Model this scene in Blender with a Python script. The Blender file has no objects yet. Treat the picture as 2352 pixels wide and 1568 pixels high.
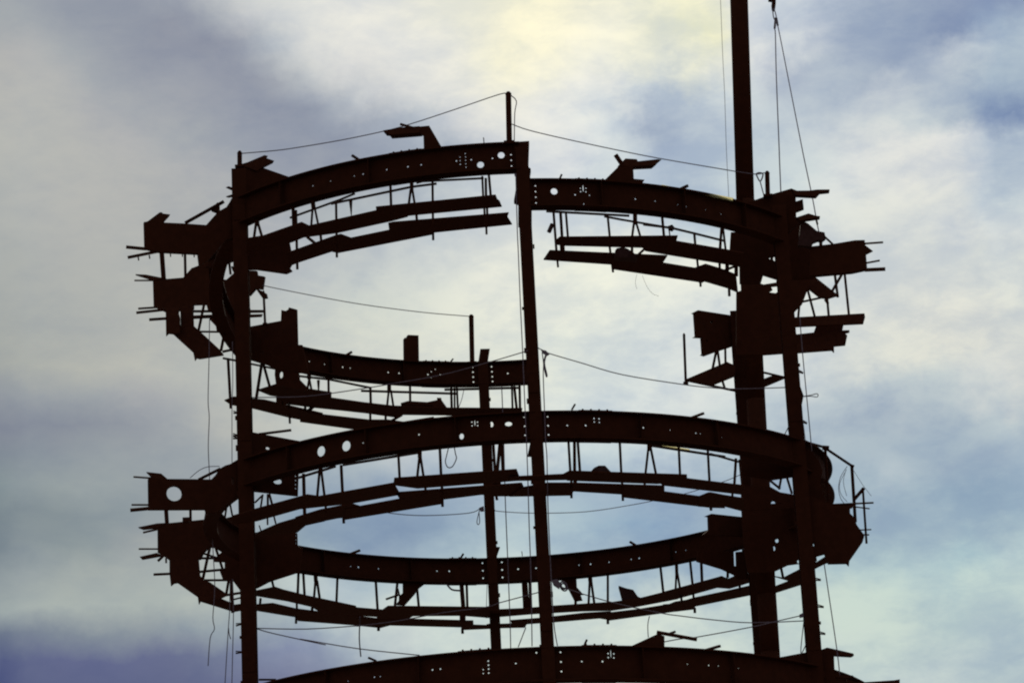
import bpy, bmesh, math, random
from mathutils import Vector, Matrix
from mathutils.geometry import delaunay_2d_cdt
random.seed(7)
scn = bpy.context.scene
COL = scn.collection

# ------------------------------------------------------------------ camera
FOC, PITCH, ROLL, YAW, DIST = 7271.4615, 0.32536, -0.0502152, 0.0022984, 89.28909
EYE = Vector((0, -DIST, 1.7))
FW = Vector((math.sin(YAW)*math.cos(PITCH), math.cos(YAW)*math.cos(PITCH), math.sin(PITCH)))
_r = Vector((math.cos(YAW), -math.sin(YAW), 0)); _u = _r.cross(FW)
RT = _r*math.cos(ROLL) + _u*math.sin(ROLL)
UP = -_r*math.sin(ROLL) + _u*math.cos(ROLL)
cd = bpy.data.cameras.new('camera'); cam = bpy.data.objects.new('camera', cd); COL.objects.link(cam)
cd.sensor_width = 36; cd.lens = FOC/2352*36; cd.clip_start = 0.5; cd.clip_end = 8000
M = Matrix((RT, UP, -FW)).transposed().to_4x4(); M.translation = EYE
cam.matrix_world = M
scn.camera = cam
scn.cycles.filter_width = 2.1

def ray(x, y):
    """survey ray towards a sighted point"""
    return (FW*FOC + RT*(x-1176) - UP*(y-784)).normalized()

# ------------------------------------------------------------------ sky, sun, exposure
def lin(r, g, b):
    f = lambda c: (c/255/12.92) if c/255 <= .04045 else ((c/255+.055)/1.055)**2.4
    return (f(r), f(g), f(b), 1)
SUN = ray(1230, -330)
SUN_EL = math.asin(SUN.z); SUN_AZ = math.atan2(SUN.x, SUN.y)
w = bpy.data.worlds.new('World'); scn.world = w; w.use_nodes = True
nt = w.node_tree; N = nt.nodes; L = nt.links; N.clear()
def nd(t, **k):
    n = N.new(t)
    for a, b in k.items(): setattr(n, a, b)
    return n
def math_(op, a, b=None, c=None):
    n = nd('ShaderNodeMath', operation=op)
    for i, v in enumerate((a, b, c)):
        if v is None: continue
        if isinstance(v, (int, float)): n.inputs[i].default_value = v
        else: L.new(v, n.inputs[i])
    return n.outputs[0]
def vmath(op, a, b=None, out=0):
    n = nd('ShaderNodeVectorMath', operation=op)
    for i, v in enumerate((a, b)):
        if v is None: continue
        if isinstance(v, (tuple, Vector)): n.inputs[i].default_value = tuple(v)
        else: L.new(v, n.inputs[i])
    return n.outputs[out]
tc = nd('ShaderNodeTexCoord'); DIR = tc.outputs['Generated']
def noise(vec, scale, detail, rough, stretch=None, dist=0.0, col=False, off=(0,0,0)):
    m = nd('ShaderNodeMapping'); L.new(vec, m.inputs['Vector'])
    if stretch:
        m.inputs['Rotation'].default_value = stretch[0]; m.inputs['Scale'].default_value = stretch[1]
    m.inputs['Location'].default_value = off
    n = nd('ShaderNodeTexNoise'); L.new(m.outputs[0], n.inputs['Vector'])
    n.inputs['Scale'].default_value = scale; n.inputs['Detail'].default_value = detail
    n.inputs['Roughness'].default_value = rough; n.inputs['Distortion'].default_value = dist
    return n.outputs['Color' if col else 'Fac']
# the cloud deck: rows of cloud colour read along the bearing, blended by height
GX = [0, 170, 340, 510, 680, 850, 1020, 1190, 1360, 1530, 1700, 1870, 2040, 2210, 2352]
GY = [0, 120, 240, 360, 480, 600, 720, 850, 980, 1110, 1240, 1370, 1460, 1568]
GC = """158 163 172,150 155 172,163 167 178,196 200 200,218 220 216,226 226 220,236 234 218,243 239 211,240 237 213,238 236 207,222 224 222,196 204 218,158 172 205,160 172 205,175 188 212
172 174 174,166 169 174,150 154 172,165 169 182,200 203 204,220 221 218,228 228 221,238 236 214,232 232 218,236 235 208,214 218 218,186 196 212,170 184 208,166 180 206,190 205 218
176 178 176,174 176 175,164 166 174,152 156 174,164 169 184,200 203 206,214 216 214,226 226 220,210 216 222,190 200 216,200 208 216,190 200 214,176 188 208,190 200 210,150 170 208
174 177 175,174 176 174,172 174 174,166 169 174,155 159 176,158 164 182,178 184 194,212 216 216,206 212 218,184 196 214,184 196 212,196 206 214,200 208 212,206 212 214,172 188 214
170 174 173,172 174 173,172 174 173,170 173 174,168 172 178,170 176 186,196 202 206,214 218 214,204 212 218,190 202 216,196 206 214,206 213 214,212 216 213,212 216 212,200 208 214
163 168 168,168 171 170,172 175 173,174 177 176,184 189 190,186 193 195,204 210 207,224 226 216,222 226 216,218 222 216,212 218 214,208 214 212,212 216 212,214 218 212,206 212 210
162 167 166,166 170 168,172 175 172,178 182 178,192 197 193,196 203 198,210 215 208,226 228 216,226 229 217,218 223 217,212 218 216,208 214 212,212 215 209,214 216 210,205 210 207
164 168 164,170 173 168,178 180 174,186 189 182,196 200 192,208 211 202,216 219 208,220 224 212,208 216 214,204 212 214,200 208 212,198 206 208,208 212 206,212 214 206,202 206 204
140 145 162,150 154 164,162 165 168,176 179 174,186 190 186,196 200 194,206 211 204,212 218 212,206 215 216,204 212 214,192 202 208,178 190 202,172 184 200,176 188 202,182 194 204
134 146 150,146 156 158,152 160 163,160 166 170,158 170 184,160 174 194,168 184 204,172 188 208,162 182 210,158 178 208,168 184 204,164 180 202,160 178 202,166 182 202,172 188 204
128 138 148,140 150 154,158 164 164,166 172 172,150 168 184,142 160 192,158 178 200,186 202 206,160 180 206,150 172 208,158 178 204,164 186 200,168 188 200,172 190 202,170 190 202
160 170 168,166 174 170,170 178 173,178 186 180,184 196 196,180 194 202,190 204 206,196 210 206,198 210 204,196 208 204,190 205 202,186 203 200,186 204 200,184 203 200,180 198 198
122 132 152,126 136 154,132 141 158,146 156 166,160 172 184,196 206 202,200 212 206,204 214 206,204 214 206,200 212 206,192 206 202,188 204 200,188 204 200,184 200 200,178 194 200
95 104 142,98 106 143,104 112 148,118 124 158,140 146 178,150 162 188,180 194 200,196 208 206,196 208 206,194 206 206,190 204 204,186 200 202,186 200 202,182 196 200,176 190 200"""
GC = [[tuple(int(v) for v in c.split()) for c in row.split(',')] for row in GC.split('\n')]
def cloud_at(x, y):
    def loc(v, g):
        v = min(max(v, g[0]), g[-1])
        for i in range(len(g)-1):
            if v <= g[i+1]: return i, (v-g[i])/(g[i+1]-g[i])
    i, a = loc(x, GX); j, b = loc(y, GY); g = GC
    return [(g[j][i][k]*(1-a)+g[j][i+1][k]*a)*(1-b)+(g[j+1][i][k]*(1-a)+g[j+1][i+1][k]*a)*b for k in range(3)]
PUFFS = [(2178, 98, 90, 45, 20, (140, 155, 198), .85), (2044, 143, 90, 40, 15, (150, 166, 204), .8), (2295, 18, 120, 25, 10, (138, 156, 200), .85), (2290, 75, 80, 20, 15, (190, 205, 219), .75),
 (2180, 150, 110, 20, 20, (206, 211, 215), .8), (2290, 258, 70, 30, 25, (128, 148, 198), .95), (2325, 145, 40, 60, 0, (158, 178, 212), .7), (2187, 215, 45, 25, 0, (176, 188, 210), .7), (2350, 395, 25, 42, 0, (138, 163, 205), .9),
 (2133, 376, 160, 70, 0, (217, 218, 216), .7), (2026, 250, 110, 55, 30, (208, 210, 213), .7), (1927, 98, 110, 60, 0, (166, 178, 208), .65), (1766, 161, 28, 70, -20, (164, 174, 208), .8), (1890, 190, 120, 70, 0, (176, 187, 210), .6),
 (1498, 260, 60, 60, -30, (162, 176, 208), .9), (1578, 268, 60, 120, 0, (182, 193, 212), .7), (1480, 296, 42, 25, 0, (156, 169, 204), .7), (1372, 233, 90, 38, 20, (227, 228, 221), .7), (1829, 27, 60, 30, 0, (217, 217, 218), .75),
 (1211, 72, 150, 90, 0, (241, 237, 210), .6), (1605, 54, 52, 60, 0, (243, 240, 200), .8), (1462, 45, 60, 60, 0, (230, 230, 219), .6), (2044, 537, 120, 40, 0, (196, 203, 206), .5), (2178, 546, 70, 40, 0, (191, 199, 208), .6),
 (2008, 936, 110, 42, 10, (168, 181, 202), .7), (2205, 936, 150, 60, 0, (163, 179, 202), .7), (2089, 1044, 150, 30, 15, (158, 177, 204), .7), (2250, 1150, 100, 50, 0, (154, 177, 202), .7), (2044, 1088, 60, 18, 10, (186, 196, 207), .6),
 (2268, 1303, 110, 55, 0, (187, 207, 204), .8), (2214, 1262, 55, 28, 0, (163, 189, 202), .6), (1530, 1290, 120, 55, 0, (140, 165, 205), .75), (1327, 1214, 70, 45, 0, (174, 194, 208), .75), (1460, 1190, 90, 38, 10, (144, 171, 208), .85),
 (430, 90, 150, 48, -33, (140, 144, 168), .85), (600, 200, 150, 55, -33, (144, 149, 172), .85), (760, 310, 140, 60, -30, (150, 156, 176), .8), (980, 370, 80, 40, 0, (168, 176, 192), .6), (250, 10, 110, 50, -25, (148, 153, 170), .6),
 (150, 985, 240, 60, 6, (130, 136, 157), .55), (420, 1030, 120, 26, -8, (142, 150, 164), .5), (110, 1085, 140, 26, 0, (156, 165, 166), .6), (130, 1200, 200, 46, -4, (124, 134, 145), .55), (330, 1195, 80, 26, -10, (138, 148, 156), .5),
 (150, 1500, 330, 30, -3, (98, 104, 162), .8), (150, 1560, 420, 45, 0, (95, 101, 160), .8), (660, 1500, 130, 34, -8, (142, 151, 192), .7), (300, 1400, 300, 26, -2, (166, 177, 172), .5), (850, 1150, 120, 40, 10, (146, 168, 200), .7), (840, 1240, 110, 40, 0, (134, 156, 194), .7)]
_flat = cloud_at
def cloud_at(x, y):
    c = _flat(x, y)
    for px, py, rx, ry, ro, tc_, wt in PUFFS:
        a = math.radians(ro); dx, dy = x-px, -(y-py); u_ = (dx*math.cos(a)+dy*math.sin(a))/rx; v_ = (-dx*math.sin(a)+dy*math.cos(a))/ry
        k_ = wt*math.exp(-.8*(u_*u_+v_*v_)); c = [p_*(1-k_)+q_*k_ for p_, q_ in zip(c, tc_)]
    d_ = c[2]-c[1]
    if d_ > 4: f_ = 1-.0022*min(d_, 30); c = [c[0]*f_*.985, c[1]*f_, (c[1]+4+(d_-4)*.72)*f_]
    return c
def sight(az, el):
    d = Vector((math.sin(az)*math.cos(el), math.cos(az)*math.cos(el), math.sin(el))); z = d.dot(FW)
    return 1176+FOC*d.dot(RT)/z, 784-FOC*d.dot(UP)/z
MEAN = (172, 180, 186)
rough = noise(DIR, 30, 7, .6, col=True, off=(2, 5, 1))
wv = nd('ShaderNodeVectorMath', operation='SCALE'); L.new(vmath('SUBTRACT', rough, (.5, .5, .5)), wv.inputs[0])
sep0 = nd('ShaderNodeSeparateXYZ'); L.new(DIR, sep0.inputs[0])
side = nd('ShaderNodeMapRange'); L.new(sep0.outputs[0], side.inputs[0])
for i_, v_ in enumerate((-.12, .04, .45, 1.0)): side.inputs[i_+1].default_value = v_
L.new(math_('MULTIPLY', side.outputs[0], .038), wv.inputs['Scale'])
sep = nd('ShaderNodeSeparateXYZ'); L.new(vmath('ADD', DIR, wv.outputs[0]), sep.inputs[0])
AZ = math_('ARCTAN2', sep.outputs[0], sep.outputs[1]); EL = math_('ARCSINE', sep.outputs[2])
A0, A1 = math.radians(-30), math.radians(30)
axis = nd('ShaderNodeMapRange'); L.new(AZ, axis.inputs[0]); axis.inputs[1].default_value = A0; axis.inputs[2].default_value = A1
cols = [math.radians(-9.8+i*19.6/28) for i in range(29)]
rows = [math.radians(v) for v in [0, 8] + [11.6+.52*i for i in range(27)] + [31, 45]]
acc = None
for j, el in enumerate(rows):
    rp_ = nd('ShaderNodeValToRGB'); L.new(axis.outputs[0], rp_.inputs[0]); cr = rp_.color_ramp; cr.interpolation = 'CARDINAL'
    e = cr.elements; e[0].position = 0; e[1].position = 1
    e[0].color = lin(*MEAN); e[1].color = lin(*MEAN)
    for az in cols:
        c = cloud_at(*sight(az, el)) if math.radians(8) <= el <= math.radians(31) else MEAN
        q = e.new((az-A0)/(A1-A0)); q.color = lin(*c)
    if acc is None: acc = rp_.outputs[0]; continue
    mr = nd('ShaderNodeMapRange'); L.new(EL, mr.inputs[0]); mr.inputs[1].default_value = rows[j-1]; mr.inputs[2].default_value = el
    mx = nd('ShaderNodeMix', data_type='RGBA'); L.new(mr.outputs[0], mx.inputs[0]); L.new(acc, mx.inputs[6]); L.new(rp_.outputs[0], mx.inputs[7]); acc = mx.outputs[2]
# wisps: thin bright and dark streaks in the deck, drawn out along the wind
w1 = noise(DIR, 20, 8, .60, ((.2, .9, .6), (1, 1, 2.0)), .15, off=(4, 2, 7))
w2 = noise(DIR, 70, 8, .66, ((.1, -.7, .3), (1, 1, 2.2)), .35, off=(1, 8, 3))
fine = math_('MULTIPLY_ADD', math_('SUBTRACT', w2, .5), .42, w1)
st = nd('ShaderNodeMapRange', interpolation_type='SMOOTHSTEP'); L.new(fine, st.inputs[0]); st.inputs[1].default_value = .30; st.inputs[2].default_value = .70; st.inputs[3].default_value = -.5; st.inputs[4].default_value = .5
amp = math_('MULTIPLY', st.outputs[0], side.outputs[0])
mul = nd('ShaderNodeMix', data_type='RGBA', blend_type='MULTIPLY'); mul.inputs[0].default_value = 1; L.new(acc, mul.inputs[6])
cg = nd('ShaderNodeCombineColor')
for i_, v_ in enumerate((.34, .27, .12)): L.new(math_('MULTIPLY_ADD', amp, v_, 1.03), cg.inputs[i_])
L.new(cg.outputs[0], mul.inputs[7])
bgc = nd('ShaderNodeBackground'); L.new(mul.outputs[2], bgc.inputs[0])
sky = nd('ShaderNodeTexSky', sky_type='NISHITA', sun_disc=False)
sky.sun_elevation = SUN_EL; sky.sun_rotation = SUN_AZ; sky.dust_density = 2.0
bgs = nd('ShaderNodeBackground'); L.new(sky.outputs[0], bgs.inputs[0]); bgs.inputs[1].default_value = .06
mixs = nd('ShaderNodeMixShader'); mixs.inputs[0].default_value = .006          # clear sky showing through the deck
L.new(bgc.outputs[0], mixs.inputs[1]); L.new(bgs.outputs[0], mixs.inputs[2])
wo = nd('ShaderNodeOutputWorld'); L.new(mixs.outputs[0], wo.inputs[0])
sd = bpy.data.lights.new('sun', 'SUN'); sd.energy = 2.6; sd.angle = math.radians(.6); sd.color = (1, .93, .78)
so = bpy.data.objects.new('sun', sd); COL.objects.link(so); so.rotation_euler = (-SUN).to_track_quat('-Z', 'Y').to_euler(); so.location = (0, 60, 90)
scn.view_settings.view_transform = 'Standard'; scn.view_settings.look = 'None'
scn.view_settings.exposure = 0; scn.view_settings.gamma = 1; scn.view_settings.use_curve_mapping = False

# ------------------------------------------------------------------ materials
def mat(name, c1, c2, rough, scale=6, metal=0.0, bump=.15, spec=.3):
    m = bpy.data.materials.new(name); m.use_nodes = True; t_ = m.node_tree; n_ = t_.nodes; b = n_['Principled BSDF']
    tx = n_.new('ShaderNodeTexCoord'); no = n_.new('ShaderNodeTexNoise'); no.inputs['Scale'].default_value = scale; no.inputs['Detail'].default_value = 6
    t_.links.new(tx.outputs['Object'], no.inputs['Vector'])
    r = n_.new('ShaderNodeValToRGB'); r.color_ramp.elements[0].position = .35; r.color_ramp.elements[1].position = .7
    r.color_ramp.elements[0].color = (*c1, 1); r.color_ramp.elements[1].color = (*c2, 1)
    t_.links.new(no.outputs[0], r.inputs[0]); t_.links.new(r.outputs[0], b.inputs['Base Color'])
    bp = n_.new('ShaderNodeBump'); bp.inputs['Strength'].default_value = bump; bp.inputs['Distance'].default_value = .01
    t_.links.new(no.outputs[0], bp.inputs['Height']); t_.links.new(bp.outputs[0], b.inputs['Normal'])
    b.inputs['Roughness'].default_value = rough; b.inputs['Metallic'].default_value = metal
    b.inputs['Specular IOR Level'].default_value = spec
    return m
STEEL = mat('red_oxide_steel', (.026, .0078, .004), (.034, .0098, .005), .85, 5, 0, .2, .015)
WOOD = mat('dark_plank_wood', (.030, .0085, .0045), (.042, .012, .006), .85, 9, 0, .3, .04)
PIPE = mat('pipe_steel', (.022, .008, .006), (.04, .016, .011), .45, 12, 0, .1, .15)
TUBE = mat('bare_tube', (.55, .52, .42), (.7, .66, .55), .3, 20, .7, .05, .5)
ROPE = mat('rope_fibre', (.07, .05, .07), (.13, .10, .12), .85, 30, 0, .3, .1)
CLOTH = mat('canvas', (.024, .009, .008), (.036, .015, .014), .9, 8, 0, .3, .1)
GLINT = bpy.data.materials.new('sun_glint'); GLINT.use_nodes = True  # pale translucent colour imitating sun glints on the girders
_n = GLINT.node_tree.nodes; _b = _n['Principled BSDF']; _tr = _n.new('ShaderNodeBsdfTranslucent'); _ns = _n.new('ShaderNodeTexNoise'); _ns.inputs['Scale'].default_value = 3
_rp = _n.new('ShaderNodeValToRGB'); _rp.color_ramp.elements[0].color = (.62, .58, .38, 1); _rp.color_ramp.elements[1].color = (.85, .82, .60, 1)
GLINT.node_tree.links.new(_ns.outputs[0], _rp.inputs[0]); GLINT.node_tree.links.new(_rp.outputs[0], _tr.inputs[0]); GLINT.node_tree.links.new(_tr.outputs[0], _n['Material Output'].inputs[0])
EARTH = mat('earth', (.16, .115, .08), (.24, .18, .13), .95, .05, 0, .3, .1)

# ------------------------------------------------------------------ mesh helpers
def mesh_obj(name, verts, faces, m, parent=None, smooth=False):
    me = bpy.data.meshes.new(name); me.from_pydata([tuple(v) for v in verts], [], faces); me.materials.append(m)
    bm = bmesh.new(); bm.from_mesh(me); bmesh.ops.recalc_face_normals(bm, faces=bm.faces); bm.to_mesh(me); bm.free()
    if smooth:
        for p in me.polygons: p.use_smooth = True
    o = bpy.data.objects.new(name, me); COL.objects.link(o)
    if parent is not None:
        o.parent = parent
        o.matrix_parent_inverse = Matrix.Translation(-world_loc(parent))
    return o
def world_loc(o):
    # all empties are unrotated; meshes are built in world coordinates at the origin
    return o.location.copy() if o.type == 'EMPTY' else Vector((0, 0, 0))
def tag(o, label, cat, group=None):
    o['label'] = label; o['category'] = cat
    if group: o['group'] = group
    return o
def thing(name, loc, label, cat, group=None):
    o = bpy.data.objects.new(name, None); COL.objects.link(o); o.location = loc; o.empty_display_size = .3
    return tag(o, label, cat, group)
class MB:
    def __init__(s): s.v = []; s.f = []
    def add(s, v, f):
        b = len(s.v); s.v += v; s.f += [[i+b for i in q] for q in f]
    def rod(s, p, q, r0, r1=None, n=6):
        r1 = r0 if r1 is None else r1
        d = (q-p).normalized(); a = d.orthogonal().normalized(); b = d.cross(a)
        v = []
        for P, r in ((p, r0), (q, r1)):
            for i in range(n):
                t_ = 2*math.pi*i/n+.4; v.append(P + a*(math.cos(t_)*r) + b*(math.sin(t_)*r))
        f = [[i, (i+1) % n, n+(i+1) % n, n+i] for i in range(n)] + [list(range(n))[::-1], list(range(n, 2*n))]
        s.add(v, f)
    def tube(s, pts, r, n=5):
        pts = [Vector(p) for p in pts]; v = []; a = None
        for i, P in enumerate(pts):
            d = (pts[min(i+1, len(pts)-1)] - pts[max(i-1, 0)]).normalized()
            a = d.orthogonal().normalized() if a is None else (a - d*a.dot(d)).normalized()
            b = d.cross(a)
            for j in range(n):
                t_ = 2*math.pi*j/n; v.append(P + a*(math.cos(t_)*r) + b*(math.sin(t_)*r))
        f = [[i*n+j, i*n+(j+1) % n, (i+1)*n+(j+1) % n, (i+1)*n+j] for i in range(len(pts)-1) for j in range(n)]
        f += [list(range(n))[::-1], list(range((len(pts)-1)*n, len(pts)*n))]
        s.add(v, f)
    def box(s, c, x, y, z):
        v = [c + x*i + y*j + z*k_ for k_ in (-1, 1) for j in (-1, 1) for i in (-1, 1)]
        s.add(v, [[0, 2, 3, 1], [4, 5, 7, 6], [0, 1, 5, 4], [2, 6, 7, 3], [0, 4, 6, 2], [1, 3, 7, 5]])
    def build(s, name, m, parent=None, smooth=False): return mesh_obj(name, s.v, s.f, m, parent, smooth)

# survey sheets: origin and width of each enlarged sheet of the site survey
SH = dict(a=(400, 500, 900), b=(1200, 300, 900), c=(2000, 300, 900), d=(2700, 500, 900), e=(400, 1000, 900), f=(1200, 1000, 900),
          g=(2000, 900, 900), h=(2700, 1000, 900), i=(400, 1600, 900), j=(1200, 1500, 900), k=(2000, 1500, 900), l=(2700, 1600, 900),
          m=(400, 2131, 900), n=(1200, 2131, 900), o=(2000, 2131, 900), q=(2700, 2131, 900), r=(1000, 650, 900), t=(2650, 0, 900),
          u=(2900, 750, 600), v=(700, 1050, 600), w=(700, 1950, 600), z=(900, 2250, 900))
KF = 2352/4096
def S(s, x, y):
    ox, oy, wd = SH[s]; kx = wd/2352
    return ((ox+x*kx)*KF, (oy+y*kx)*KF)
def unit(s): return SH[s][2]/2352*KF
RAD = 10.0
def on_ring(x, y, side, rad=RAD):
    d = ray(x, y); a = d.x**2+d.y**2; b = 2*(EYE.x*d.x+EYE.y*d.y); c = EYE.x**2+EYE.y**2-rad**2
    q = math.sqrt(max(b*b-4*a*c, 0)); t_ = (-b-q)/(2*a) if side == 'n' else (-b+q)/(2*a)
    return EYE + d*t_
def on_z(x, y, z): d = ray(x, y); return EYE + d*((z-EYE.z)/d.z)
def on_y(x, y, Y): d = ray(x, y); return EYE + d*((Y-EYE.y)/d.y)
def on_plane(x, y, P, n): d = ray(x, y); return EYE + d*((P-EYE).dot(n)/d.dot(n))
def az_of(P): return math.atan2(P.x, -P.y)
def ringpt(a, r, z): return Vector((r*math.sin(a), -r*math.cos(a), z))
def place(s, x, y, where):
    X, Y = S(s, x, y)
    return on_ring(X, Y, where) if isinstance(where, str) else on_y(X, Y, where)
def cdt_solid(outer, holes, mapf, th_vec_f, grid=None):
    """2d outline with holes -> solid sheet; mapf(u,v)->front point, th_vec_f(u,v)->offset to the back"""
    pts = [Vector(p) for p in outer]; ed = []; fc = []
    n = len(outer); ed += [(i, (i+1) % n) for i in range(n)]
    for h in holes:
        b = len(pts); pts += [Vector(p) for p in h]; ed += [(b+i, b+(i+1) % len(h)) for i in range(len(h))]
    if grid: pts += [Vector(g) for g in grid]
    V, E_, F, _, _, _ = delaunay_2d_cdt(pts, ed, [], 0, 1e-5)
    def inside(p, poly):
        c = False; j = len(poly)-1
        for i in range(len(poly)):
            if (poly[i][1] > p[1]) != (poly[j][1] > p[1]) and p[0] < (poly[j][0]-poly[i][0])*(p[1]-poly[i][1])/(poly[j][1]-poly[i][1])+poly[i][0]: c = not c
            j = i
        return c
    keep = []
    for f in F:
        cx = sum(V[i][0] for i in f)/len(f); cy = sum(V[i][1] for i in f)/len(f)
        if inside((cx, cy), outer) and not any(inside((cx, cy), h) for h in holes): keep.append(list(f))
    fr = [mapf(v[0], v[1]) for v in V]; bk = [p + th_vec_f(v[0], v[1]) for p, v in zip(fr, V)]
    nV = len(V); faces = [f for f in keep] + [[i+nV for i in f[::-1]] for f in keep]
    cnt = {}
    for f in keep:
        for i in range(len(f)):
            a, b = f[i], f[(i+1) % len(f)]; cnt.setdefault((min(a, b), max(a, b)), []).append((a, b))
    for q in cnt.values():
        if len(q) == 1: a, b = q[0]; faces.append([b, a, a+nV, b+nV])
    used = sorted({i for f in faces for i in f}); mp = {o: i for i, o in enumerate(used)}
    allv = fr+bk
    return [allv[i] for i in used], [[mp[i] for i in f] for f in faces]
def plate(name, s, pts, where, parent, m=None, th=.10, holes=(), tangent=None):
    """steel plate or board standing upright where it was sighted"""
    P2 = [S(s, *p) for p in pts]
    cx = sum(p[0] for p in P2)/len(P2); cy = sum(p[1] for p in P2)/len(P2)
    if isinstance(where, str):
        P = on_ring(cx, cy, where); a = az_of(P)
        n = Vector((math.sin(a), -math.cos(a), 0)) if (tangent is None or tangent) and abs(math.sin(a)) < .8 else Vector((0, -1, 0))
    elif isinstance(where, tuple): P, n = where
    else: P = on_y(cx, cy, where); n = Vector((0, -1, 0))
    n = n.normalized()
    if n.y > 0: n = -n
    axu = Vector((0, 0, 1)).cross(n).normalized()
    def uv(p): q = on_plane(*p, P, n) - P; return (q.dot(axu), q.z)
    outer = [uv(p) for p in P2]; hs = []
    for hh in holes:
        if len(hh) != 4 or not isinstance(hh[0], (int, float)): hs.append([uv(S(s, *q_)) for q_ in hh]); continue
        hx, hy, rx, ry = hh
        hs.append([uv(S(s, hx+rx*math.cos(2*math.pi*i/16), hy+ry*math.sin(2*math.pi*i/16))) for i in range(16)])
    v, f = cdt_solid(outer, hs, lambda x, y: P + axu*x + Vector((0, 0, y)), lambda x, y: -n*th)
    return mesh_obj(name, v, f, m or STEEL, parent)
def slab(name, s, pts, z, parent, m=None, th=.03):
    """board lying level at height z"""
    P = [on_z(*S(s, *p), z) for p in pts]
    v, f = cdt_solid([(p.x, p.y) for p in P], [], lambda x, y: Vector((x, y, z)), lambda x, y: Vector((0, 0, th)))
    return mesh_obj(name, v, f, m or WOOD, parent)
def rod(name, s, x0, y0, x1, y1, wd, where, parent, m=None, taper=1, n=6):
    p = place(s, x0, y0, where); q = place(s, x1, y1, where)
    r = wd*unit(s)/2*1.13*(p-EYE).length/FOC
    b = MB(); b.rod(p, q, r, r*taper, n); return b.build(name, m or STEEL, parent, False)
def line(name, segs, Y0, Y1, r, m=ROPE, parent=None, label=None, cat=None, group=None, smooth_n=4):
    """rope or cable through sighted points; its distance runs from Y0 to Y1"""
    px = [S(s, x, y) for s, x, y in segs]
    L_ = [0]
    for a, b in zip(px, px[1:]): L_.append(L_[-1]+math.hypot(b[0]-a[0], b[1]-a[1]))
    P = [on_y(x, y, Y0+(Y1-Y0)*l/L_[-1]) for (x, y), l in zip(px, L_)]
    out = []
    for i in range(len(P)-1):
        p0 = P[max(i-1, 0)]; p1 = P[i]; p2 = P[i+1]; p3 = P[min(i+2, len(P)-1)]
        for k_ in range(smooth_n):
            t_ = k_/smooth_n
            out.append(.5*((2*p1)+(p2-p0)*t_+(2*p0-5*p1+4*p2-p3)*t_*t_+(3*p1-p0-3*p2+p3)*t_**3))
    out.append(P[-1])
    b = MB(); b.tube(out, r, 6); o = b.build(name, m, parent, True)
    if label: tag(o, label, cat, group)
    return o

# ------------------------------------------------------------------ ground
bm_ = MB(); g = 4000
bm_.add([Vector((-g, -g, 0)), Vector((g, -g, 0)), Vector((g, g, 0)), Vector((-g, g, 0))], [[0, 1, 2, 3]])
o = bm_.build('ground', EARTH); o['kind'] = 'structure'

# ------------------------------------------------------------------ the steel tower
TOWER = thing('steel_tower', (0, 0, 0), 'unfinished round tower frame of dark red steel girders and columns', 'tower')
def curved_box(a0, a1, r0, r1, zf0, zf1, step=1.5):
    n = max(2, int(abs(math.degrees(a1-a0))/step)+1); v = []; f = []
    for i in range(n+1):
        a = a0+(a1-a0)*i/n
        v += [ringpt(a, r0, zf0(a)), ringpt(a, r1, zf0(a)), ringpt(a, r1, zf1(a)), ringpt(a, r0, zf1(a))]
    for i in range(n):
        b = i*4
        for j in range(4): f.append([b+j, b+(j+1) % 4, b+4+(j+1) % 4, b+4+j])
    f += [[0, 1, 2, 3], [4*n+3, 4*n+2, 4*n+1, 4*n]]
    return v, f
def arc3(p, q, r):
    (ax, ay), (bx, by), (cx, cy) = p, q, r; d = 2*(ax*(by-cy)+bx*(cy-ay)+cx*(ay-by))
    ux = ((ax*ax+ay*ay)*(by-cy)+(bx*bx+by*by)*(cy-ay)+(cx*cx+cy*cy)*(ay-by))/d; uy = ((ax*ax+ay*ay)*(cx-bx)+(bx*bx+by*by)*(ax-cx)+(cx*cx+cy*cy)*(bx-ax))/d
    return Vector((ux, uy, 0)), math.hypot(ax-ux, ay-uy)
def side_girder(p, q, r, z0, z1, depth):
    """flatter girder between a near and a far column, z0 and z1 its top heights at the ends"""
    c, R_ = arc3(p, q, r); a0 = math.atan2(p[0]-c.x, -(p[1]-c.y)); a1 = math.atan2(r[0]-c.x, -(r[1]-c.y))
    top = lambda a: z0+(z1-z0)*(a-a0)/(a1-a0)-DZ; 
    sh = lambda vf: ([v_+c for v_ in vf[0]], vf[1])
    web = mesh_obj('ring_girder', *sh(curved_box(a0, a1, R_-.012, R_+.012, lambda a: top(a)-depth+.1, top)), STEEL, TOWER)
    mesh_obj('top_flange', *sh(curved_box(a0, a1, R_-.2, R_+.2, lambda a: top(a)+.001, lambda a: top(a)+.037)), STEEL, web)
    mesh_obj('bottom_flange', *sh(curved_box(a0, a1, R_-.2, R_+.2, lambda a: top(a)-depth+.06, lambda a: top(a)-depth+.098)), STEEL, web)
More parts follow.
